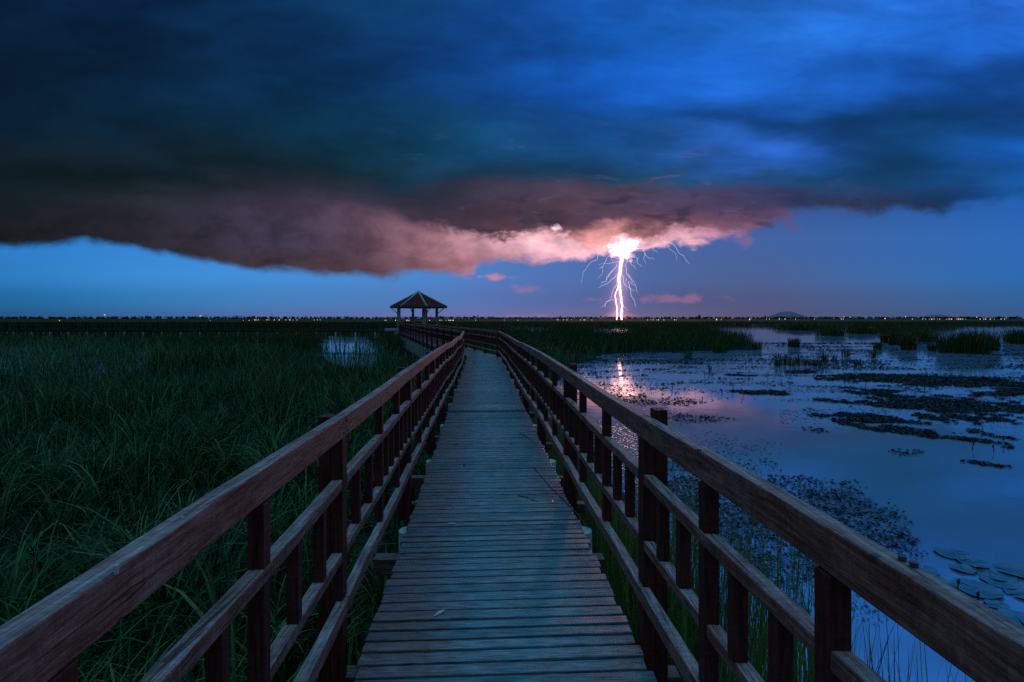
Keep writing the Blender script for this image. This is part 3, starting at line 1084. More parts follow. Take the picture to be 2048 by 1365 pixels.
def inpoly(px, py, poly):
    ins = np.zeros(px.shape, bool)
    n = len(poly)
    j = n - 1
    for i in range(n):
        xi, yi = poly[i]
        xj, yj = poly[j]
        c_ = ((yi > py) != (yj > py)) & (px < (xj - xi) * (py - yi) / (yj - yi + 1e-12) + xi)
        ins ^= c_
        j = i
    return ins


def topx(x, y):
    yy = np.maximum(y, .5)
    return 1024 + F * x / yy, 637 + F * EYE / yy


# outlines of the open water, read off the photograph on the plane of the water
WATER_R = [(1085, 820), (1100, 775), (1135, 750), (1170, 728), (1215, 712), (1300, 705), (1400, 704), (1498, 699), (1512, 688), (1440, 672),
           (1400, 662), (1430, 656), (1540, 655), (1560, 662), (1700, 664), (1760, 672), (1850, 668), (1900, 660), (1930, 654), (2100, 653), (2600, 653),
           (9000, 700), (9000, 6000), (1700, 6000), (1500, 1500), (1390, 1250), (1310, 1080), (1230, 960), (1170, 880), (1120, 850)]
POOLS = [[(632, 688), (662, 674), (735, 676), (756, 694), (764, 722), (738, 744), (690, 736), (645, 716)],
         [(-60, 690), (60, 688), (230, 692), (330, 705), (300, 740), (120, 755), (-60, 750)],
         [(1190, 658), (1262, 658), (1270, 672), (1190, 673)],
         [(1010, 657), (1110, 657), (1100, 666), (1015, 666)],
         [(1500, 650), (1740, 650), (1740, 652), (1500, 653)]]


def is_water(x, y):
    wob = (fbm(x * .45, y * .25, 5) - .5) * 1.3
    px, py = topx(x, y)
    px2 = px + wob * 40
    py2 = py * 1.0 + wob * 10 * (py - 637) / 60
    wr = inpoly(px2, py2, WATER_R)
    for P_ in POOLS:
        wr |= inpoly(px2, py2, P_)
    return wr


# ------------------------------------------------------------------ water and ground
def grid_mesh(xs, ys, zf):
    X, Y = np.meshgrid(xs, ys)
    Z = zf(X, Y)
    v_ = np.stack([X.ravel(), Y.ravel(), Z.ravel()], 1)
    nx, ny = len(xs), len(ys)
    i = np.arange(nx * ny).reshape(ny, nx)
    f_ = np.stack([i[:-1, :-1].ravel(), i[:-1, 1:].ravel(), i[1:, 1:].ravel(), i[1:, :-1].ravel()], 1)
    return v_, f_


def np_mesh(name, v_, f_, m_, smooth=False):
    me = bpy.data.meshes.new(name)
    nv, nf, k = len(v_), len(f_), f_.shape[1]
    me.vertices.add(nv)
    me.vertices.foreach_set('co', v_.astype(np.float32).ravel())
    me.loops.add(nf * k)
    me.loops.foreach_set('vertex_index', f_.astype(np.int32).ravel())
    me.polygons.add(nf)
    me.polygons.foreach_set('loop_start', np.arange(0, nf * k, k, dtype=np.int32))
    me.polygons.foreach_set('loop_total', np.full(nf, k, np.int32))
    if smooth:
        me.polygons.foreach_set('use_smooth', np.ones(nf, bool))
    me.update(calc_edges=True)
    me.validate()
    me.materials.append(m_)
    o_ = bpy.data.objects.new(name, me)
    COL.objects.link(o_)
    return o_


wt = MB()
wt.v = [(-6000, -300, 0), (6000, -300, 0), (6000, 6000, 0), (-6000, 6000, 0)]
wt.f = [(0, 1, 2, 3)]
o = wt.build('water', M_water)
tag(o, kind='structure')

ys = np.concatenate([np.linspace(-8, 12, 70), 12 * (600 / 12.) ** (np.linspace(0, 1, 190)[1:])])
ys_ = ys
us = np.linspace(-1.9, 1.9, 420)


def ground_z(X, Y):
    w_ = is_water(X, Y)
    return np.where(w_, -.30, .03 + .05 * fbm(X * .8, Y * .8, 9))


U_, Y_ = np.meshgrid(us, ys)
X_ = U_ * (np.abs(Y_) + 9.0)
Z_ = ground_z(X_, Y_)
v_ = np.stack([X_.ravel(), Y_.ravel(), Z_.ravel()], 1)
i_ = np.arange(v_.shape[0]).reshape(Y_.shape)
f_ = np.stack([i_[:-1, :-1].ravel(), i_[:-1, 1:].ravel(), i_[1:, 1:].ravel(), i_[1:, :-1].ravel()], 1)
o = np_mesh('ground', v_, f_, M_mud, True)
tag(o, kind='structure')


# ------------------------------------------------------------------ blades
def blades(name, x, y, z, h, lean, width, segs, m_, droop=.55, face_cam=.0, seed=1, phi=None):
    """one mesh of curved tapering blades; all inputs arrays of equal length"""
    r = np.random.default_rng(seed)
    n = len(x)
    if phi is None:
        phi = r.uniform(0, 2 * np.pi, n)
    ca, sa = np.cos(phi), np.sin(phi)
    ps = phi + np.pi / 2 + r.uniform(-.6, .6, n)
    if face_cam > 0:
        # broad blades far away are turned at random about the vertical too, only their width is larger
        ps = np.where(r.uniform(0, 1, n) < face_cam, r.uniform(-.5, .5, n), ps)
    wx, wy = np.cos(ps), np.sin(ps)
    V = np.zeros((n, (segs + 1) * 2, 3))
    th0 = r.uniform(.02, .16, n)
    bend = np.clip(lean / np.maximum(h, .01), 0, 1.3) * (1.2 + droop * 1.6)
    L = h * (1 + .35 * np.clip(lean / np.maximum(h, .01), 0, 1))
    fw = np.zeros(n)
    up = np.zeros(n)
    for k in range(segs + 1):
        t = k / segs
        if k:
            tm = (k - .5) / segs
            th = th0 + bend * tm ** 1.7
            fw = fw + np.sin(th) * L / segs
            up = up + np.cos(th) * L / segs
        w_ = width * (1 - t ** 1.6) * (.55 + .45 * min(1, t * 4 + .3)) + .0006
        cxp, cyp, czp = x + ca * fw, y + sa * fw, z + up
        V[:, k * 2, 0] = cxp - wx * w_ / 2
        V[:, k * 2, 1] = cyp - wy * w_ / 2
        V[:, k * 2 + 1, 0] = cxp + wx * w_ / 2
        V[:, k * 2 + 1, 1] = cyp + wy * w_ / 2
        V[:, k * 2, 2] = czp
        V[:, k * 2 + 1, 2] = czp
    base = (np.arange(n) * (segs + 1) * 2)[:, None]
    fs = []
    for k in range(segs):
        fs.append(base + np.array([k * 2, k * 2 + 1, k * 2 + 3, k * 2 + 2])[None, :])
    f_ = np.concatenate(fs, 0)
    return np_mesh(name, V.reshape(-1, 3), f_, m_, True)


def near_walk(x, y, pad=.0):
    l = -.79 + SL * y - pad
    rr = .90 + SL * y + pad
    on1 = (x > l) & (x < rr) & (y < 21.5)
    # second stretch
    q = (x - cl[0]) * D2[0] + (y - cl[1]) * D2[1]
    o_ = (x - cl[0]) * N2[0] + (y - cl[1]) * N2[1]
    on2 = (q > -1.5) & (q < L2 + 6) & (o_ > -.25 - pad) & (o_ < 1.65 + pad)
    return on1 | on2


def scatter(n, y0, y1, umin, umax, power=1.0, seed=0, xmin=None):
    """points in the camera's fan, denser near: y distributed by y^-power"""
    r = np.random.default_rng(seed)
    t = r.uniform(0, 1, n)
    if abs(power - 1) < 1e-6:
        y = y0 * (y1 / y0) ** t
    else:
        k = 1 - power
        y = (y0 ** k + t * (y1 ** k - y0 ** k)) ** (1 / k)
    x = r.uniform(umin, umax, n) * (y + 1.5)
    return x, y


def mask_ell(px, py, cx, cy, rx, ry, tilt=0.0):
    yy = py - cy - (px - cx) * tilt
    return np.sqrt(((px - cx) / rx) ** 2 + (yy / ry) ** 2)




# 1 near grass on the left, clumped
def clump_field(x, y, s_=1.0):
    return fbm(x * s_, y * s_, 31, 3)


r0 = np.random.default_rng(5)
cxs, cys = scatter(2600, .5, 16, -1.25, .1, .25, 1)
kc = ~near_walk(cxs, cys, .10) & (cxs < -.5) & ~is_water(cxs, cys)
cxs, cys = cxs[kc], cys[kc]
cd = clump_field(cxs, cys, .9)
xs_, ys2, hs_, ph_, ls_, ws_ = [], [], [], [], [], []
for cx_, cy_, dn in zip(cxs, cys, cd):
    if r0.uniform() > (dn - .25) * 3.2:
        continue
    nb = int(r0.integers(14, 34))
    a_ = r0.uniform(0, 2 * np.pi, nb)
    rr = r0.uniform(.01, .13, nb)
    hc = r0.uniform(.55, 1.25) * (.55 + .85 * dn)
    wc = r0.choice([.010, .016, .024, .030])
    hh = hc * r0.uniform(.5, 1.08, nb)
    xs_.append(cx_ + rr * np.cos(a_))
    ys2.append(cy_ + rr * np.sin(a_))
    hs_.append(hh)
    ph_.append(a_ + r0.uniform(-.5, .5, nb))
    ls_.append(hh * r0.uniform(.25, 1.15, nb))
    ws_.append(wc * r0.uniform(.6, 1.25, nb))
nf_ = 9000
fx, fy = scatter(nf_, .6, 15, -1.25, .1, .35, 7)
kf = ~near_walk(fx, fy, .02) & (fx < -.5) & ~is_water(fx, fy)
fx, fy = fx[kf], fy[kf]
nf_ = len(fx)
fh = r0.uniform(.3, 1.0, nf_) * (.5 + .8 * clump_field(fx, fy, .9))
x = np.concatenate(xs_ + [fx])
y = np.concatenate(ys2 + [fy])
h = np.concatenate(hs_ + [fh])
phi_ = np.concatenate(ph_ + [r0.uniform(0, 6.28, nf_)])
lean = np.concatenate(ls_ + [fh * r0.uniform(.1, .8, nf_)])
wd = np.concatenate(ws_ + [r0.uniform(.005, .014, nf_)])
n = len(x)
ppx, ppy = topx(x, y)
nearw = np.clip((-.8 + SL * y - x) / 1.2, .45, 1) * np.clip(mask_ell(ppx, ppy, 400, 800, 260, 75, 0), .55, 1)
h *= nearw
lean *= nearw
o = blades('marsh_grass', x, y, np.full(n, .02), h, lean, wd, 7, M_grass, .9, seed=3, phi=phi_)
tag(o, 'dense dark green arching grass filling the marsh left of the straight boardwalk', 'grass', kind='stuff')

# broad leaved plants among it, near the railing: drawn as separate tufts
def tuft(name, cx, cy, nb, h, spread, wd, label, cat, group, m_, seed, segs=5, lean=.6, z0=0.0, droop=.7):
    r = np.random.default_rng(seed)
    a_ = r.uniform(0, 2 * np.pi, nb)
    rr = spread * np.sqrt(r.uniform(0, 1, nb))
    x_, y_ = cx + rr * np.cos(a_), cy + rr * np.sin(a_)
    hh = h * r.uniform(.55, 1.05, nb)
    o_ = blades(name, x_ - cx, y_ - cy, np.zeros(nb), hh, hh * lean * r.uniform(.2, 1.1, nb), wd * r.uniform(.6, 1.2, nb), segs, m_, droop, seed=seed + 1,
                phi=a_ + r.uniform(-.5, .5, nb))
    o_.location = (cx, cy, z0)
    return tag(o_, label, cat, group)


# 2 mid distance grass, left and between the walkways
x, y = scatter(120000, 12, 70, -1.25, .35, .9, 2)
px, py = topx(x, y)
inpool = is_water(x, y)
inpool &= ~((x < -2) & (r0.uniform(0, 1, len(x)) < np.where(px < 450, .93, np.interp(py, [690, 735], [.12, .5]))))
keep = ~near_walk(x, y, .1) & ~inpool & ~((x > -.2 + SL * y) & (y < 21))
d_ = clump_field(x, y, .5)
keep &= r0.uniform(0, 1, len(x)) < np.clip((d_ - .32) * 4, .06, 1)
x, y, d_ = x[keep], y[keep], d_[keep]
n = len(x)
h = r0.uniform(.45, 1.3, n) * (.35 + 1.25 * clump_field(x, y, .33)) * (.75 + .5 * d_)
# grass is shorter in front of the pools and beside the second stretch
px, py = topx(x, y)
q = (x - cl[0]) * D2[0] + (y - cl[1]) * D2[1]
off_ = -((x - cl[0]) * N2[0] + (y - cl[1]) * N2[1])
h *= np.where((q > 0) & (q < 26) & (off_ > 0) & (off_ < 2.2), .45, 1.0)
h *= np.where((px > 590) & (px < 760) & (y < 40), .72, 1.0)
h *= np.where((px > -50) & (px < 300) & (y < 40) & (y > 18), .75, 1.0)
o = blades('marsh_grass', x, y, np.full(n, .02), h, h * r0.uniform(.1, .7, n), r0.uniform(.014, .034, n) * (y / 25) ** .6, 3, M_grass, .7, seed=4)
tag(o, 'dark reedy grass of the middle distance around the bending boardwalk and the pavilion', 'grass', kind='stuff')

# 3 far marsh, both sides
x, y = scatter(190000, 40, 420, -1.25, 1.25, 1.25, 6)
keep = ~is_water(x, y) & ~near_walk(x, y, .3)
x, y = x[keep], y[keep]
d_ = clump_field(x, y, .12)
n = len(x)
h = (r0.uniform(.8, 1.5, n) * (.45 + 1.15 * d_))
h *= np.interp(y, [40, 60, 110, 200, 420], [1.15, 1.05, .95, .8, .6])
px, py = topx(x, y)
h *= np.where((px < 560) & (y < 90), .95, 1.0)
h *= np.where((y > 54) & (y < 62) & (x < -12), .62, 1)
o = blades('marsh_grass', x, y, np.full(n, .0), h, h * r0.uniform(.05, .4, n), .03 * (y / 40) ** .9 * r0.uniform(.6, 1.5, n), 2, M_reed, .4, .6, seed=8)
tag(o, 'flat expanse of distant dark green marsh stretching to the horizon', 'grass', kind='stuff')


# far plain beyond the blades
pl = MB()
v2, f2 = grid_mesh(np.linspace(-3800, 3800, 160), np.concatenate([np.linspace(330, 900, 30), np.linspace(950, 3200, 14)]),
                   lambda X, Y: np.where(Y < 340, -.2, .55 + .5 * fbm(X * .03, Y * .02, 3)))
M_plain = simple('far_grassland', (0.022, 0.038, 0.016), 0.95, 0.05, .05, 0.5, .2, .3)
o = np_mesh('grassland', v2, f2, M_plain, True)
tag(o, kind='structure')

# 4 reeds and grass beside the right railing
NR_ = 16000
x = r0.uniform(.95, 2.7, NR_)
y = r0.uniform(1.2, 13, NR_)
x = x + SL * y
keep = r0.uniform(0, 1, NR_) < np.clip(1.35 - (x - SL * y - .9) / 1.0, 0, 1) * (.15 + 1.1 * fbm(x * 1.5, y * 1.5, 77))
keep &= ~((y > 6.3) & (y < 8.0) & (r0.uniform(0, 1, NR_) < .6))
x, y = x[keep], y[keep]
n = len(x)
tall = (r0.uniform(0, 1, n) < .5) & (y < 6.5)
h = np.where(tall, r0.uniform(.9, 1.75, n), r0.uniform(.35, .95, n)) * np.interp(y, [1, 4, 6, 12], [.85, 1.0, .8, .65])
lean = h * np.where(tall, r0.uniform(.02, .18, n), r0.uniform(.1, .6, n))
o = blades('reeds', x, y, np.full(n, .0), h, lean, np.where(tall, .010, .008) * r0.uniform(.6, 1.3, n), 5, M_reedn, .6, seed=12)
tag(o, 'thin upright reeds and grass standing in the water just outside the right railing', 'reeds', kind='stuff')

NS = 2600
x = r0.uniform(1.05, 2.5, NS)
y = r0.uniform(1.6, 5.6, NS)
keep = r0.uniform(0, 1, NS) < np.clip(1.5 * fbm(x * 2.2, y * 2.2, 88) - .25, 0, 1)
x, y = x[keep] + SL * y[keep], y[keep]
n = len(x)
h = r0.uniform(.75, 1.55, n) * np.interp(x, [1.0, 2.5], [1.0, .85])
o = blades('reeds', x, y, np.zeros(n), h, h * r0.uniform(.01, .22, n), r0.uniform(.006, .012, n), 6, M_reedn, .4, seed=19)
tag(o, 'tall thin green rush stems rising in front of the weed outside the near right railing', 'reeds', kind='stuff')

# under the deck and right along its left foot: sparse stems
x = r0.uniform(-.82, -.66, 700)
y = r0.uniform(1.0, 12, 700)
x = x + SL * y - .05
h = r0.uniform(.4, 1.0, 700)
o = blades('marsh_grass', x, y, np.zeros(700), h, h * r0.uniform(.1, .5, 700), np.full(700, .009), 5, M_grass, .6, seed=14)
tag(o, 'thin stems growing up through the gap between the deck edge and the left railing', 'grass', kind='stuff')


# ------------------------------------------------------------------ floating leaves
def discs(name, x, y, z, r_, m_, k=5, seed=0, tilt=.25):
    rg = np.random.default_rng(seed)
    n_ = len(x)
    V = np.zeros((n_, k, 3))
    a0 = rg.uniform(0, 6.28, n_)
    el = rg.uniform(.5, 1.0, n_)
    tx, ty = rg.normal(0, tilt, n_), rg.normal(0, tilt, n_)
    for j in range(k):
        a_ = a0 + 2 * np.pi * j / k
        ex = np.cos(a_) * r_
        ey = np.sin(a_) * r_ * el
        rot = a0 * 3
        dx_ = ex * np.cos(rot) - ey * np.sin(rot)
        dy_ = ex * np.sin(rot) + ey * np.cos(rot)
        V[:, j, 0] = x + dx_
        V[:, j, 1] = y + dy_
        V[:, j, 2] = z + np.maximum(dx_ * tx + dy_ * ty, -.6 * z)
    f_ = np.arange(n_ * k).reshape(n_, k)
    return np_mesh(name, V.reshape(-1, 3), f_, m_)


DARK = [(1770, 790, 80, 8, .08), (1915, 818, 150, 22, .13), (1646, 802, 42, 5, .1), (1775, 811, 95, 6, .06), (1687, 830, 14, 5, 0), (1750, 842, 72, 9, .05),
        (1820, 862, 130, 9, .16), (1700, 757, 46, 6, 0), (1860, 764, 82, 7, .06), (2000, 768, 70, 6, .08), (2010, 786, 75, 7, -.05), (1551, 788, 28, 4, .1),
        (1500, 786, 26, 2.5, .1), (1995, 872, 60, 5, .2), (1600, 745, 20, 2.5, 0), (1478, 751, 22, 2, 0), (1990, 934, 70, 5, .2)]
THIN = [(1355, 803, 45, 9, .1), (1395, 838, 75, 8, .03), (1630, 862, 34, 6, .1), (1290, 845, 50, 12, .1), (1820, 903, 45, 8, .0), (1250, 800, 60, 14, .1),
        (1640, 1020, 145, 62, .30), (1560, 975, 70, 16, .15), (1750, 1075, 110, 35, .35), (1500, 1080, 170, 90, .5), (1980, 1290, 110, 50, .1), (1420, 1000, 150, 60, .5)]

x, y = scatter(240000, 3.2, 60, .05, 1.25, 1.15, 21)
x2, y2 = scatter(520000, 8.5, 32, .38, 1.1, .9, 23)
px2, py2 = topx(x2, y2)
k2 = np.zeros(len(x2), bool)
for (cx_, cy_, rx_, ry_, tl_) in DARK:
    k2 |= mask_ell(px2, py2, cx_, cy_, rx_, ry_, tl_) < 1.6
x, y = np.concatenate([x, x2[k2]]), np.concatenate([y, y2[k2]])
px, py = topx(x, y)
wob = fbm(x * 1.6, y * 1.6, 41) - .5
wob2 = fbm(x * .55, y * 1.1, 43) - .5
wob3 = fbm(x * 2.2, y * 5.0, 47) - .5
dens = np.zeros(len(x))
for (cx_, cy_, rx_, ry_, tl_) in DARK:
    e_ = mask_ell(px, py, cx_, cy_, rx_, ry_, tl_) + wob * 2.6 + wob2 * 1.6 + wob3 * 1.4
    dens = np.maximum(dens, np.clip((1.0 - e_) * 2.0, 0, .26 + .28 * (wob3 > -.02)))
for (cx_, cy_, rx_, ry_, tl_) in THIN:
    e_ = mask_ell(px, py, cx_, cy_, rx_, ry_, tl_) + wob * 1.3 + wob2
    dens = np.maximum(dens, np.clip((1.0 - e_) * 2.0, 0, .40 + .35 * (wob3 > 0)))
# loose rafts of leaves further out
raft = fbm(x * .10 + 3, y * .33, 51, 5)
far = np.clip((raft - .50) * 9, 0, 1) * np.clip((y - 17) / 8, 0, 1)
dens = np.maximum(dens, far * .55)
raft2 = fbm(x * .5, y * 1.5, 61, 5)
dens = np.maximum(dens, np.clip((raft2 - .60) * 7, 0, .5) * np.clip((y - 17) / 6, 0, 1))
keep = (r0.uniform(0, 1, len(x)) < dens) & is_water(x, y)
x, y, dd = x[keep], y[keep], dens[keep]
n = len(x)
o = discs('floating_weed', x, y, .012 + r0.uniform(0, .02, n), r0.uniform(.012, .034, n) * np.clip((y / 9) ** .9, .6, 5), M_mat, 5, 3)
tag(o, 'dark mats of small floating leaves drifting on the open water', 'water weed', kind='stuff')

x, y = scatter(220000, 2.2, 60, .05, 1.25, 1.1, 22)
px, py = topx(x, y)
e1 = mask_ell(px, py, 1600, 1060, 260, 130, .45) + (fbm(x * .9, y * .9, 45) - .5) * 1.0
e1 = np.minimum(e1, mask_ell(px, py, 1380, 1010, 230, 150, .5) + (fbm(x, y, 46) - .5))
dens = np.clip((1.0 - e1) * 2.5, 0, .75)
b_ = fbm(x * .22 + 9, y * .9, 65, 5)
dens = np.maximum(dens, np.clip((b_ - .47) * 6, 0, .8) * np.clip((y - np.where(px < 1560, 20, 12)) / 7, 0, 1))
keep = (r0.uniform(0, 1, len(x)) < dens) & is_water(x, y)
x, y = x[keep], y[keep]
n = len(x)
o = discs('floating_weed', x, y, .006 + r0.uniform(0, .006, n), r0.uniform(.006, .024, n) * np.clip((y / 8) ** .95, .55, 6), M_film, 5, 5, .05)
tag(o, 'thin pale film of tiny floating leaves lying between the darker weed mats', 'water weed', kind='stuff')


# ------------------------------------------------------------------ lily pads by the near right corner
def pad_material():
    m_, N = mat('lily_pad')
    tcn = N.node('ShaderNodeTexCoord')
    x_, y_, z_ = N.sep(tcn.outputs['Object'])
    r_ = N.math('SQRT', N.math('ADD', N.math('MULTIPLY', x_, x_), N.math('MULTIPLY', y_, y_)))
    a_ = N.math('ARCTAN2', y_, x_)
    vein = N.math('ABSOLUTE', N.math('SINE', N.math('MULTIPLY', a_, 9.0)))
    vein = N.maprange(vein, 0.0, 0.22, 1, 0)
    vein = N.math('MULTIPLY', vein, N.maprange(r_, 0.16, 0.02, .15, 1))
    n_ = N.noise(tcn.outputs['Object'], 14.0, 5, .6)
    c = N.mix(N.maprange(n_, .35, .65), (.03, .10, .13), (.06, .16, .19))

    c = N.mix(N.math('MULTIPLY', vein, .7), c, (.012, .035, .03))
    c = N.mix(N.maprange(r_, .03, .0, 0, .8), c, (.01, .02, .015))
    finish(N, principled(N, c, .16, .9, bump(N, n_, .15, .003)))
    return m_


M_pad = pad_material()
M_bud = simple('dry_bud', (0.03, 0.018, 0.02), .7, .2, 30., .4)
PADS = [(1852, 1165, 40, 'alone at the lower end'), (1945, 1155, 0, ''), (1975, 1130, 0, '')]
pad_px = [(1790, 1130, .30), (1843, 1142, .32), (1905, 1110, .36), (1945, 1128, .30), (1990, 1150, .36), (1840, 1170, .34), (1870, 1166, .30), (1952, 1181, .42), (2000, 1165, .34),
          (1993, 1212, .20), (1952, 1233, .44), (2030, 1145, .36), (1862, 1195, .30), (1915, 1225, .26), (2010, 1262, .36), (1975, 1255, .30), (1820, 1150, .22), (2044, 1190, .3), (1925, 1140, .24), (2035, 1240, .28)]
prank = ranks([p[0] for p in pad_px])
for i, (px_, py_, dm) in enumerate(pad_px):
    Yp = F * EYE / (py_ - 637)
    Xp = (px_ - 1024) / F * Yp
    m = MB()
    rr = random.Random(i)
    k = 30
    rad = dm / 2
    cut = rr.uniform(0, 6.28)
    m.v = [(0, 0, .0)]
    for j in range(k + 1):
        a_ = cut + .10 + (2 * math.pi - .20) * j / k
        q = rad * (1 + .03 * math.sin(a_ * 7 + i) + .02 * math.sin(a_ * 13))
        m.v.append((q * math.cos(a_) * .72, q * math.sin(a_) * .72, .002 + .003 * math.sin(a_ * 3 + i)))
    for j in range(k + 1):
        a_ = cut + .10 + (2 * math.pi - .20) * j / k
        q = rad * (1 + .03 * math.sin(a_ * 7 + i))
        m.v.append((q * math.cos(a_), q * math.sin(a_), .007 + .006 * math.sin(a_ * 4 + i)))
    for j in range(k):
        m.f.append((0, 1 + j, 2 + j))
        m.f.append((1 + j, k + 2 + j, k + 3 + j, 2 + j))
    o = m.build('lily_pad', M_pad, None, smooth=True)
    o.location = (Xp, Yp, .006 + (i % 4) * .004)
    tag(o, 'round blue green lily pad beyond the right railing, %s from the left among the pads' % ordinal(prank[i]), 'lily pad', 'lily pads beyond the right railing')

# dead lotus stalks and buds standing out of the water
ST = [(1915, 1187, .10), (1957, 1200, .03), (1497, 752, .35), (1690, 768, .3), (1705, 762, .25), (1771, 830, .16), (1950, 852, .16), (1966, 862, .16), (1945, 900, .12), (2011, 892, .12), (1988, 905, .10),
      (1812, 782, .2), (1830, 786, .22), (1849, 788, .25), (1580, 776, .18), (1466, 783, .2), (1445, 788, .14), (1488, 792, .22), (1634, 757, .2), (1730, 776, .2), (1860, 760, .3),
      (1536, 760, .3), (1420, 744, .3), (1345, 780, .2), (1300, 776, .2), (1410, 758, .28), (2020, 800, .2), (1900, 745, .3)]
srank = ranks([p[0] if k > 1 else 1e6 for k, p in enumerate(ST)])
for i, (px_, py_, hh) in enumerate(ST):
    Yp = F * EYE / (py_ - 637)
    Xp = (px_ - 1024) / F * Yp
    rr = random.Random(i + 50)
    m = MB()
    bx_, by_ = rr.uniform(-.4, .4) * hh, rr.uniform(-.2, .2) * hh
    r1 = .004 + .00035 * Yp
    m.tube([(0, 0, -.05), (bx_ * .2, by_ * .2, hh * .6), (bx_, by_, hh)], [r1, r1, r1 * .8], 6)
    m.tube([(bx_, by_, hh - .005), (bx_ * 1.1, by_, hh + .02 + r1), (bx_ * 1.3 + .01, by_, hh + .045 + r1 * 2)], [r1, .012 + r1, .003], 7)
    o = m.build('lotus_stalk', M_bud, None)
    o.location = (Xp, Yp, 0)
    if i < 2:
        tag(o, ['dark withered lotus bud standing on the water among the lily pads, the larger of two', 'tiny dark bud low on the water between lily pads'][i], 'lotus stalk')
    else:
        tag(o, 'thin dead lotus stalk with dark head in open water, %s from the left' % ordinal(srank[i]), 'lotus stalk', 'dead lotus stalks standing in the open water')

# ------------------------------------------------------------------ reed clumps standing in the water on the right
CL = [  # photo x, photo y of the base, height m, radius m, blades, label
    (1926, 706, 1.9, 1.7, 1300, 'largest dark reed clump at the right edge, tall and bushy'),
    (1960, 700, 2.0, 1.4, 1000, 'dark reed clump merging with the largest clump on its right side'),
    (2040, 688, 1.9, 1.4, 800, 'reed clump cut by the right edge of the view'),
    (1816, 700, 1.5, .6, 330, 'upright narrow reed clump left of the largest clump'),
    (1797, 690, 1.6, .9, 500, 'ragged reed clump second left of the largest clump'),
    (1840, 684, 1.7, 1.8, 700, 'broad low reed clump behind the narrow upright one'),
    (1772, 686, 1.3, .6, 260, 'small reed clump at the left end of the right hand reed line'),
    (1755, 699, .8, .35, 130, 'low tuft of reeds in front of the right hand reed line'),
    (1864, 702, .8, .35, 130, 'short dark tuft close to the foot of the largest clump'),
    (1588, 694, 1.0, .50, 260, 'isolated dark pointed tuft in open water right of the big reed island'),
    (1660, 672, 1.5, 2.2, 600, 'long low reed clump on the far side of the open channel'),
    (1720, 668, 1.5, 2.2, 600, 'second long reed clump on the far side of the channel'),
    (1600, 661, 1.5, 2.6, 500, 'far reed clump near the upper end of the channel'),
    (1555, 733, .95, .22, 46, 'sparse tuft of stems, leftmost of the row in mid water'),
    (1568, 730, .8, .18, 34, 'sparse tuft of stems next to the leftmost of the mid water row'),
    (1583, 733, .75, .22, 44, 'third sparse tuft of the mid water row'),
    (1597, 727, .7, .2, 34, 'fourth sparse tuft of the mid water row'),
    (1610, 731, .6, .15, 26, 'small sparse tuft near the middle of the mid water row'),
    (1630, 733, .55, .35, 70, 'low dark tuft on a floating mound in the mid water row'),
    (1646, 726, .9, .30, 56, 'taller sparse tuft right of the floating mound'),
    (1668, 724, .75, .15, 24, 'thin tuft near the right end of the mid water row'),
    (1692, 714, .8, .30, 44, 'thin tuft at the right end of the mid water row'),
    (1716, 731, .5, .22, 40, 'low isolated tuft right of the mid water row'),
    (1745, 716, .9, .3, 50, 'thin tuft between the mid water row and the big clumps'),
    (1420, 743, .6, .12, 12, 'few bare stems standing left of the mid water row'),
    (1375, 718, .8, .3, 40, 'sparse tuft just in front of the big reed island'),
    (1512, 700, 1.0, .5, 120, 'tuft at the tip of the big reed island'),
    (1440, 706, .9, .6, 160, 'low fringe clump along the foot of the big reed island'),
]
for i, (px_, py_, hh, rad, nb, lab) in enumerate(CL):
    Yp = F * EYE / (py_ - 637)
    Xp = (px_ - 1024) / F * Yp
    nb2 = nb
    tuft('reed_clump', Xp, Yp, nb2, hh, rad, .018 + .0006 * Yp, lab, 'reeds', 'reed clumps standing in the right hand water', M_reed, 200 + i, 3, .25, 0, .4)

# broad leaved plants standing in the grass just outside the left railing
LP = [(-1.75, 2.15), (-2.35, 2.9), (-1.55, 2.75), (-3.1, 3.5), (-2.0, 3.7), (-3.6, 2.9), (-1.5, 3.5), (-2.9, 4.6), (-1.75, 4.7), (-4.2, 4.1), (-1.45, 1.8)]
lpr = ranks([p[0] / p[1] for p in LP])
for i, (px_, py_) in enumerate(LP):
    tuft('marsh_plant', px_, py_, 26 + (i * 7) % 12, 1.0 + .12 * (i % 3), .16, .040, 'broad leaved green marsh plant by the left railing, %s from the left' % ordinal(lpr[i]),
         'plant', 'broad leaved plants by the left railing', M_grass, 400 + i, 6, .75, 0, .9)

# two dry grass blades lying across the deck
for k, (pts, lab) in enumerate([([(.10, 6.9), (.22, 6.55), (.30, 6.2)], 'short dark blade of grass lying on the deck far down the boardwalk'),
                                ([(.22, 5.3), (.34, 4.7), (.50, 4.1), (.56, 3.75)], 'long dark blade of grass lying on the deck near its right edge'),
                                ([(.05, 4.45), (.14, 4.38), (.22, 4.30)], 'small curled grass blade in the middle of the deck')]):
    m = MB()
    m.tube([(p[0] + SL * 0, p[1], deck_z(p[1]) + .008 + .004 * math.sin(j * 2)) for j, p in enumerate(pts)], [.004] * (len(pts) - 1) + [.002], 5)
    tag(m.build('grass_blade', M_bud, None), lab, 'grass blade')

# ------------------------------------------------------------------ lightning
M_bolt = emit('lightning_core', (1.0, .60, .56), 3.6)
M_br = emit('lightning_branch', (1.0, .74, .92), 1.25)
LY = 600.0
LK = LY / F


def zpt(zx, zy, depth=0.0):
    px_, py_ = 1100 + zx / 4.875, 440 + zy / 4.875
    return ((px_ - 1024) * LK, LY + depth, EYE + (637 - py_) * LK)


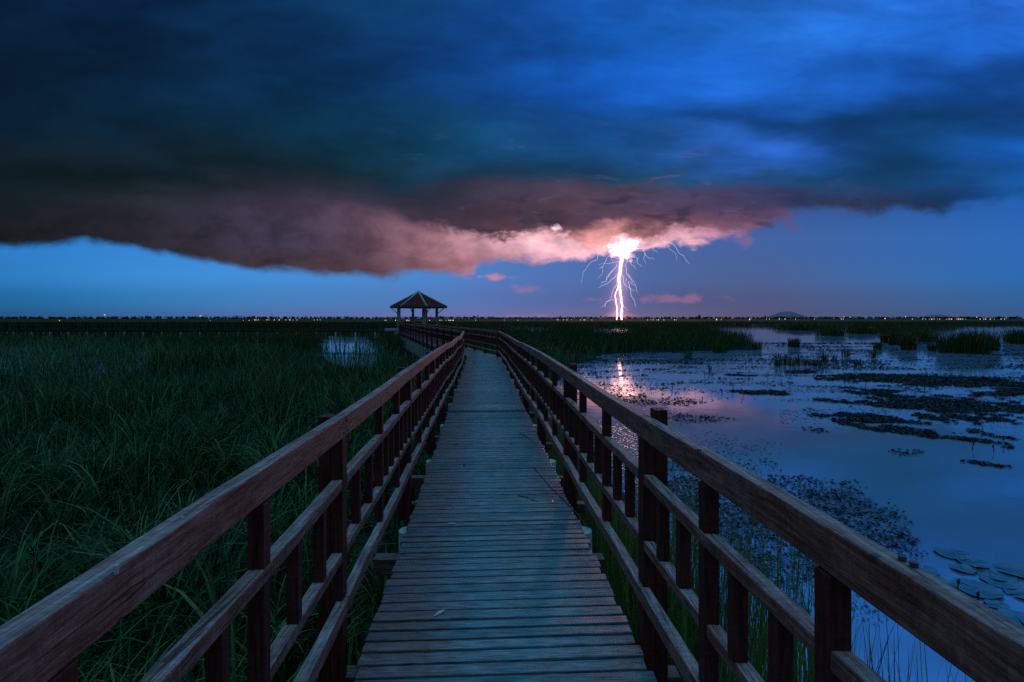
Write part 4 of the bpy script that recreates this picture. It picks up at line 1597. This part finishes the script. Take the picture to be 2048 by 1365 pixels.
def crackle(pts, amp, it=3, seed=0):
    r = random.Random(seed)
    pts = [Vector(p) for p in pts]
    for k in range(it):
        out = [pts[0]]
        for a_, b_ in zip(pts[:-1], pts[1:]):
            l = (b_ - a_).length
            mid = (a_ + b_) / 2 + Vector((r.uniform(-1, 1), r.uniform(-1, 1), r.uniform(-.5, .5))) * amp * l
            out += [mid, b_]
        pts = out
    return pts


LB = empty('lightning_bolt', zpt(690, 960), 'bright forked lightning bolt striking the horizon from the glowing cloud base', 'lightning')
main1 = [(705, 330), (700, 400), (690, 450), (683, 520), (672, 600), (680, 660), (685, 720), (695, 790), (706, 840), (697, 900), (700, 985)]
main2 = [(672, 620), (652, 690), (635, 740), (640, 790), (652, 850), (655, 900), (646, 985)]
for pts, w0, w1, sd_ in ((main1, 2.1, .95, 1), (main2, .65, .55, 2)):
    p = crackle([zpt(*q) for q in pts], .07, 2, sd_)
    m = MB()
    m.tube(p, [w0 + (w1 - w0) * min(1, (i / (len(p) - 1)) * 1.25) for i in range(len(p))], 7)
    m.build('channel', M_bolt, LB, smooth=True)
BR = [[(600, 285), (605, 330), (615, 380), (630, 410)], [(605, 335), (545, 375), (522, 430), (500, 480), (492, 540), (455, 580)], [(615, 350), (660, 360), (690, 370)],
      [(490, 320), (455, 360), (450, 395), (380, 430), (345, 490), (315, 520), (310, 570), (298, 620)],
      [(675, 415), (610, 420), (560, 432), (520, 428), (470, 440)], [(655, 430), (640, 470), (590, 520), (555, 560), (550, 600), (508, 605), (505, 620)],
      [(520, 450), (490, 470)], [(660, 520), (620, 570), (580, 600), (510, 640), (470, 665)], [(600, 505), (560, 560), (535, 590)],
      [(655, 620), (615, 680), (600, 740), (590, 780), (545, 800), (535, 850)], [(590, 785), (555, 800), (530, 835), (505, 850)], [(600, 775), (630, 790), (640, 800)],
      [(720, 360), (752, 395), (735, 440), (745, 500), (755, 540), (800, 600), (832, 640), (840, 670), (852, 710)], [(755, 370), (775, 430), (810, 460), (830, 490)],
      [(770, 370), (820, 375), (830, 410), (850, 445), (875, 465)], [(700, 500), (740, 560), (735, 600), (770, 640), (800, 660), (845, 690)],
      [(735, 570), (720, 640), (745, 700)], [(765, 600), (785, 680), (800, 750), (830, 800), (840, 850)], [(745, 530), (780, 580), (810, 610)],
      [(720, 640), (700, 670)], [(800, 600), (840, 640)], [(830, 410), (850, 380)],
      [(870, 270), (940, 270), (990, 262), (1040, 235), (1085, 215)], [(925, 275), (950, 330), (985, 365), (1035, 365), (1040, 380)], [(940, 320), (925, 380), (945, 420)],
      [(990, 280), (1010, 305), (1050, 320)], [(1090, 170), (1130, 210), (1170, 240), (1190, 285), (1235, 320), (1255, 385)],
      [(1160, 215), (1215, 240), (1240, 270), (1265, 320), (1310, 345), (1340, 395), (1370, 425)], [(960, 330), (985, 350), (1000, 375)],
      [(705, 835), (740, 860), (760, 890)], [(655, 860), (635, 905), (615, 935)], [(698, 880), (690, 920), (680, 950)], [(640, 660), (632, 620), (640, 560)]]
for i, pts in enumerate(BR):
    if i == 28:
        continue
    dpt = random.Random(i).uniform(-12, 12)
    p = crackle([zpt(q[0], q[1], dpt) for q in pts], .13, 2, 10 + i)
    m = MB()
    w = .22 if i in (5, 7, 9, 12, 15, 17) else .15
    m.tube(p, [w * (1 - .6 * j / (len(p) - 1)) for j in range(len(p))], 5)
    m.build('branch', M_br, LB)

# ------------------------------------------------------------------ horizon: trees, hills, masts, lights
TY = 1900.0
TK = TY / F
rt = random.Random(21)


def tree_crown(mb, cx, cy, z0, w, h, n, r, s=.28):
    for _ in range(n):
        a_ = r.uniform(0, 6.28)
        t = r.random()
        rad = w * .5 * math.sqrt(r.random()) * (1 - abs(t - .45) * .9)
        x_, y_, z_ = cx + math.cos(a_) * rad, cy + math.sin(a_) * rad, z0 + t * h
        q = s * w * r.uniform(.5, 1.1)
        b = len(mb.v)
        ax_, bx2 = Vector((r.gauss(0, 1), r.gauss(0, 1), r.gauss(0, 1))).normalized(), Vector((r.gauss(0, 1), r.gauss(0, 1), r.gauss(0, 1))).normalized()
        c_ = Vector((x_, y_, z_))
        for sgn in ((1, 0), (0, 1), (-1, 0), (0, -1)):
            mb.v.append(tuple(c_ + (ax_ * sgn[0] + bx2 * sgn[1]) * q * .5))
        mb.f.append((b, b + 1, b + 2, b + 3))


m = MB()
xx = -2300.0
while xx < 2300:
    hh = rt.uniform(4.5, 7.5) + 2.2 * (float(vnoise(np.array([xx * .006]), np.array([3.0]), 4)[0]) - .3)
    if rt.random() < .05:
        hh += rt.uniform(2, 4)
    if xx < -800:
        hh += 1.6
    w = rt.uniform(7, 16)
    tree_crown(m, xx, TY + rt.uniform(-30, 30), .5, w, hh, 16, rt, .45)
    xx += w * .36
M_tree = simple('dark_foliage', (0.022, 0.030, 0.026), .95, .05, .02, .4)
o = m.build('treeline', M_tree)
tag(o, 'low dark band of far trees along the whole horizon', 'trees', kind='stuff')

m = MB()
tx = (1398.5 - 1024) / F * 900
T = empty('tree', (tx, 900, 0), 'small dark lone tree rising above the horizon tree band, right of the lightning', 'tree')
m.tube([(tx, 900, -.3), (tx + .2, 900, 2.0), (tx, 900, 4.5)], [.5, .35, .2], 6)
m.build('trunk', M_dark, T)
m = MB()
tree_crown(m, tx, 900, 1.8, 6.5, 6.6, 320, rt, .20)
m.build('crown', M_tree, T)

# hills, very far
def hill(px0, px1, ytop, dist, seed):
    k = dist / F
    x0, x1 = (px0 - 1024) * k, (px1 - 1024) * k
    hgt = (637 - ytop) * k
    xs = np.linspace(x0, x1, 60)
    ysd = np.linspace(dist, dist + 260, 20)

    def zf(X, Y):
        t = (X - x0) / (x1 - x0)
        s_ = (Y - dist) / 260
        sh = np.interp(t, [0, .12, .3, .5, .62, .8, 1], [0, .45, .95, 1.0, .75, .3, 0])
        return -2 + hgt * sh * np.sin(np.pi * np.clip(s_ * .98 + .02, 0, 1)) ** .9 * (.92 + .16 * fbm(X * .01, Y * .01, seed))
    v_, f_ = grid_mesh(xs, ysd, zf)
    return v_, f_


M_hill = simple('hazed_hill', (0.27, 0.18, 0.23), 1.0, .0, .003, .1, 0, .1)  # pale tone: distance haze is put into the hill colour, no haze volume
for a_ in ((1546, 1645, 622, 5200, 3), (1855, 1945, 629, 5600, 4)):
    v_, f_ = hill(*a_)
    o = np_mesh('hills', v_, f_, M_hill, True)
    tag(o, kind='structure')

# masts
M_redlamp = emit('red_lamp', (1, .12, .06), 5.0)
for px_, top, lab in ((209.5, 630, 'thin far mast with red beacon, the one nearer the left edge'), (401, 632, 'thin far mast with red beacon, the shorter one further from the left edge')):
    k = 1000 / F
    x_ = (px_ - 1024) * k
    E = empty('mast', (x_, 1000, 0), lab, 'mast', 'far masts with beacons')
    m = MB()
    zt = EYE + (637 - top) * k
    m.tube([(x_, 1000, 0), (x_, 1000, zt)], [.22, .12], 5)
    m.build('pole', M_mast, E)
    m = MB()
    m.tube([(x_, 999.6, zt - .7), (x_, 999.6, zt + .7)], [.65, .65], 6)
    m.build('beacon', M_redlamp, E)
for px_, top in ((446, 628), (96, 631), (544, 627)):
    k = 1000 / F
    x_ = (px_ - 1024) * k
    m = MB()
    m.tube([(x_, 1000, 0), (x_, 1000, EYE + (637 - top) * k)], [.18, .12], 5)
    o = m.build('mast', M_mast, None)
    tag(o, {446: 'thin dark far mast without a beacon, just right of the shorter beacon mast', 96: 'thin dark far mast without a beacon, closest to the left edge',
            544: 'thin dark far mast above the orange lights left of the pavilion'}[px_], 'mast')

# lights of the far shore
LAMP = []
for z_ in (105, 135, 315, 420, 438, 502, 537, 604, 722, 893, 905, 1342, 1408, 1425, 1450, 1465, 1480, 1515, 1558, 1575, 1590, 1620, 1632, 1645, 1660, 1793, 1805, 1835, 1860, 1903, 1925, 1500, 1680, 1770):
    LAMP.append((1400 + z_ / 3.16, 638.6, 1.0, 0))
LAMP += [(1770, 637.5, 1.6, 1), (1811, 634, 1.0, 2), (1953, 634.5, 1.3, 0), (1688, 634.5, .8, 2), (1700, 635, .8, 2)]
for z_ in (68, 82, 130, 165, 212, 298, 325, 340, 408, 952, 982, 1005, 1042, 1056, 1110, 1215, 1232, 1625, 1667, 1945):
    LAMP.append((1100 + z_ / 4.875, 640.2, .95, 0))
for z_ in (270, 292, 465, 672, 710, 1085, 1272, 1305, 1388, 1437, 1470, 1512):
    LAMP.append((740 + z_ / 9.1, 641.0, 1.15, 0))
for z_ in (951.6, 1008.6, 1036):
    LAMP.append((z_, 641, .9, 0))
for z_ in (325, 1148, 1330, 1360):
    LAMP.append((z_ / 2.73, 641.5, .9, 0))
for z_ in (1392, 1400, 1410, 1457, 1468, 1498, 1525, 1560, 1583, 1600, 1622, 1716, 1733, 1748):
    LAMP.append((z_ / 2.73, 640.3, 1.25, 1))
M_lw = emit('lamp_glass_warm', (1.0, .66, .28), 2.8)
M_lo = emit('lamp_glass_orange', (1.0, .40, .10), 3.0)
M_lc = emit('lamp_glass_cool', (.8, .85, 1.0), 2.5)
meshes = {}
for kk, mm in enumerate((M_lw, M_lo, M_lc)):
    bm = bmesh.new()
    bmesh.ops.create_icosphere(bm, subdivisions=2, radius=.23)
    # a lamp: globe on a slender post under a small cap
    me = bpy.data.meshes.new('street_lamp')
    bm.to_mesh(me)
    bm.free()
    me.materials.append(mm)
    meshes[kk] = me
DL = 450.0
lrank = {}
for kk in (0, 1, 2):
    idx = [i for i, l_ in enumerate(LAMP) if l_[3] == kk]
    for i, r_ in zip(idx, ranks([LAMP[i][0] for i in idx])):
        lrank[i] = r_
for i, (px_, py_, sz, kk) in enumerate(LAMP):
    x_ = (px_ - 1024) / F * DL
    o = bpy.data.objects.new('distant_lamp', meshes[kk])
    COL.objects.link(o)
    s_ = sz * random.Random(i).uniform(.55, 1.3)
    o.scale = (s_, s_, s_)
    o.location = (x_, DL, EYE + (637 - py_) / F * DL)
    tag(o, 'tiny %s lamp on the far shore, %s of its colour from the left' % (('warm white', 'orange', 'cool white')[kk], ordinal(lrank[i])), 'lamp', 'far shore lamps, %s' % ('warm white', 'orange', 'cool white')[kk])
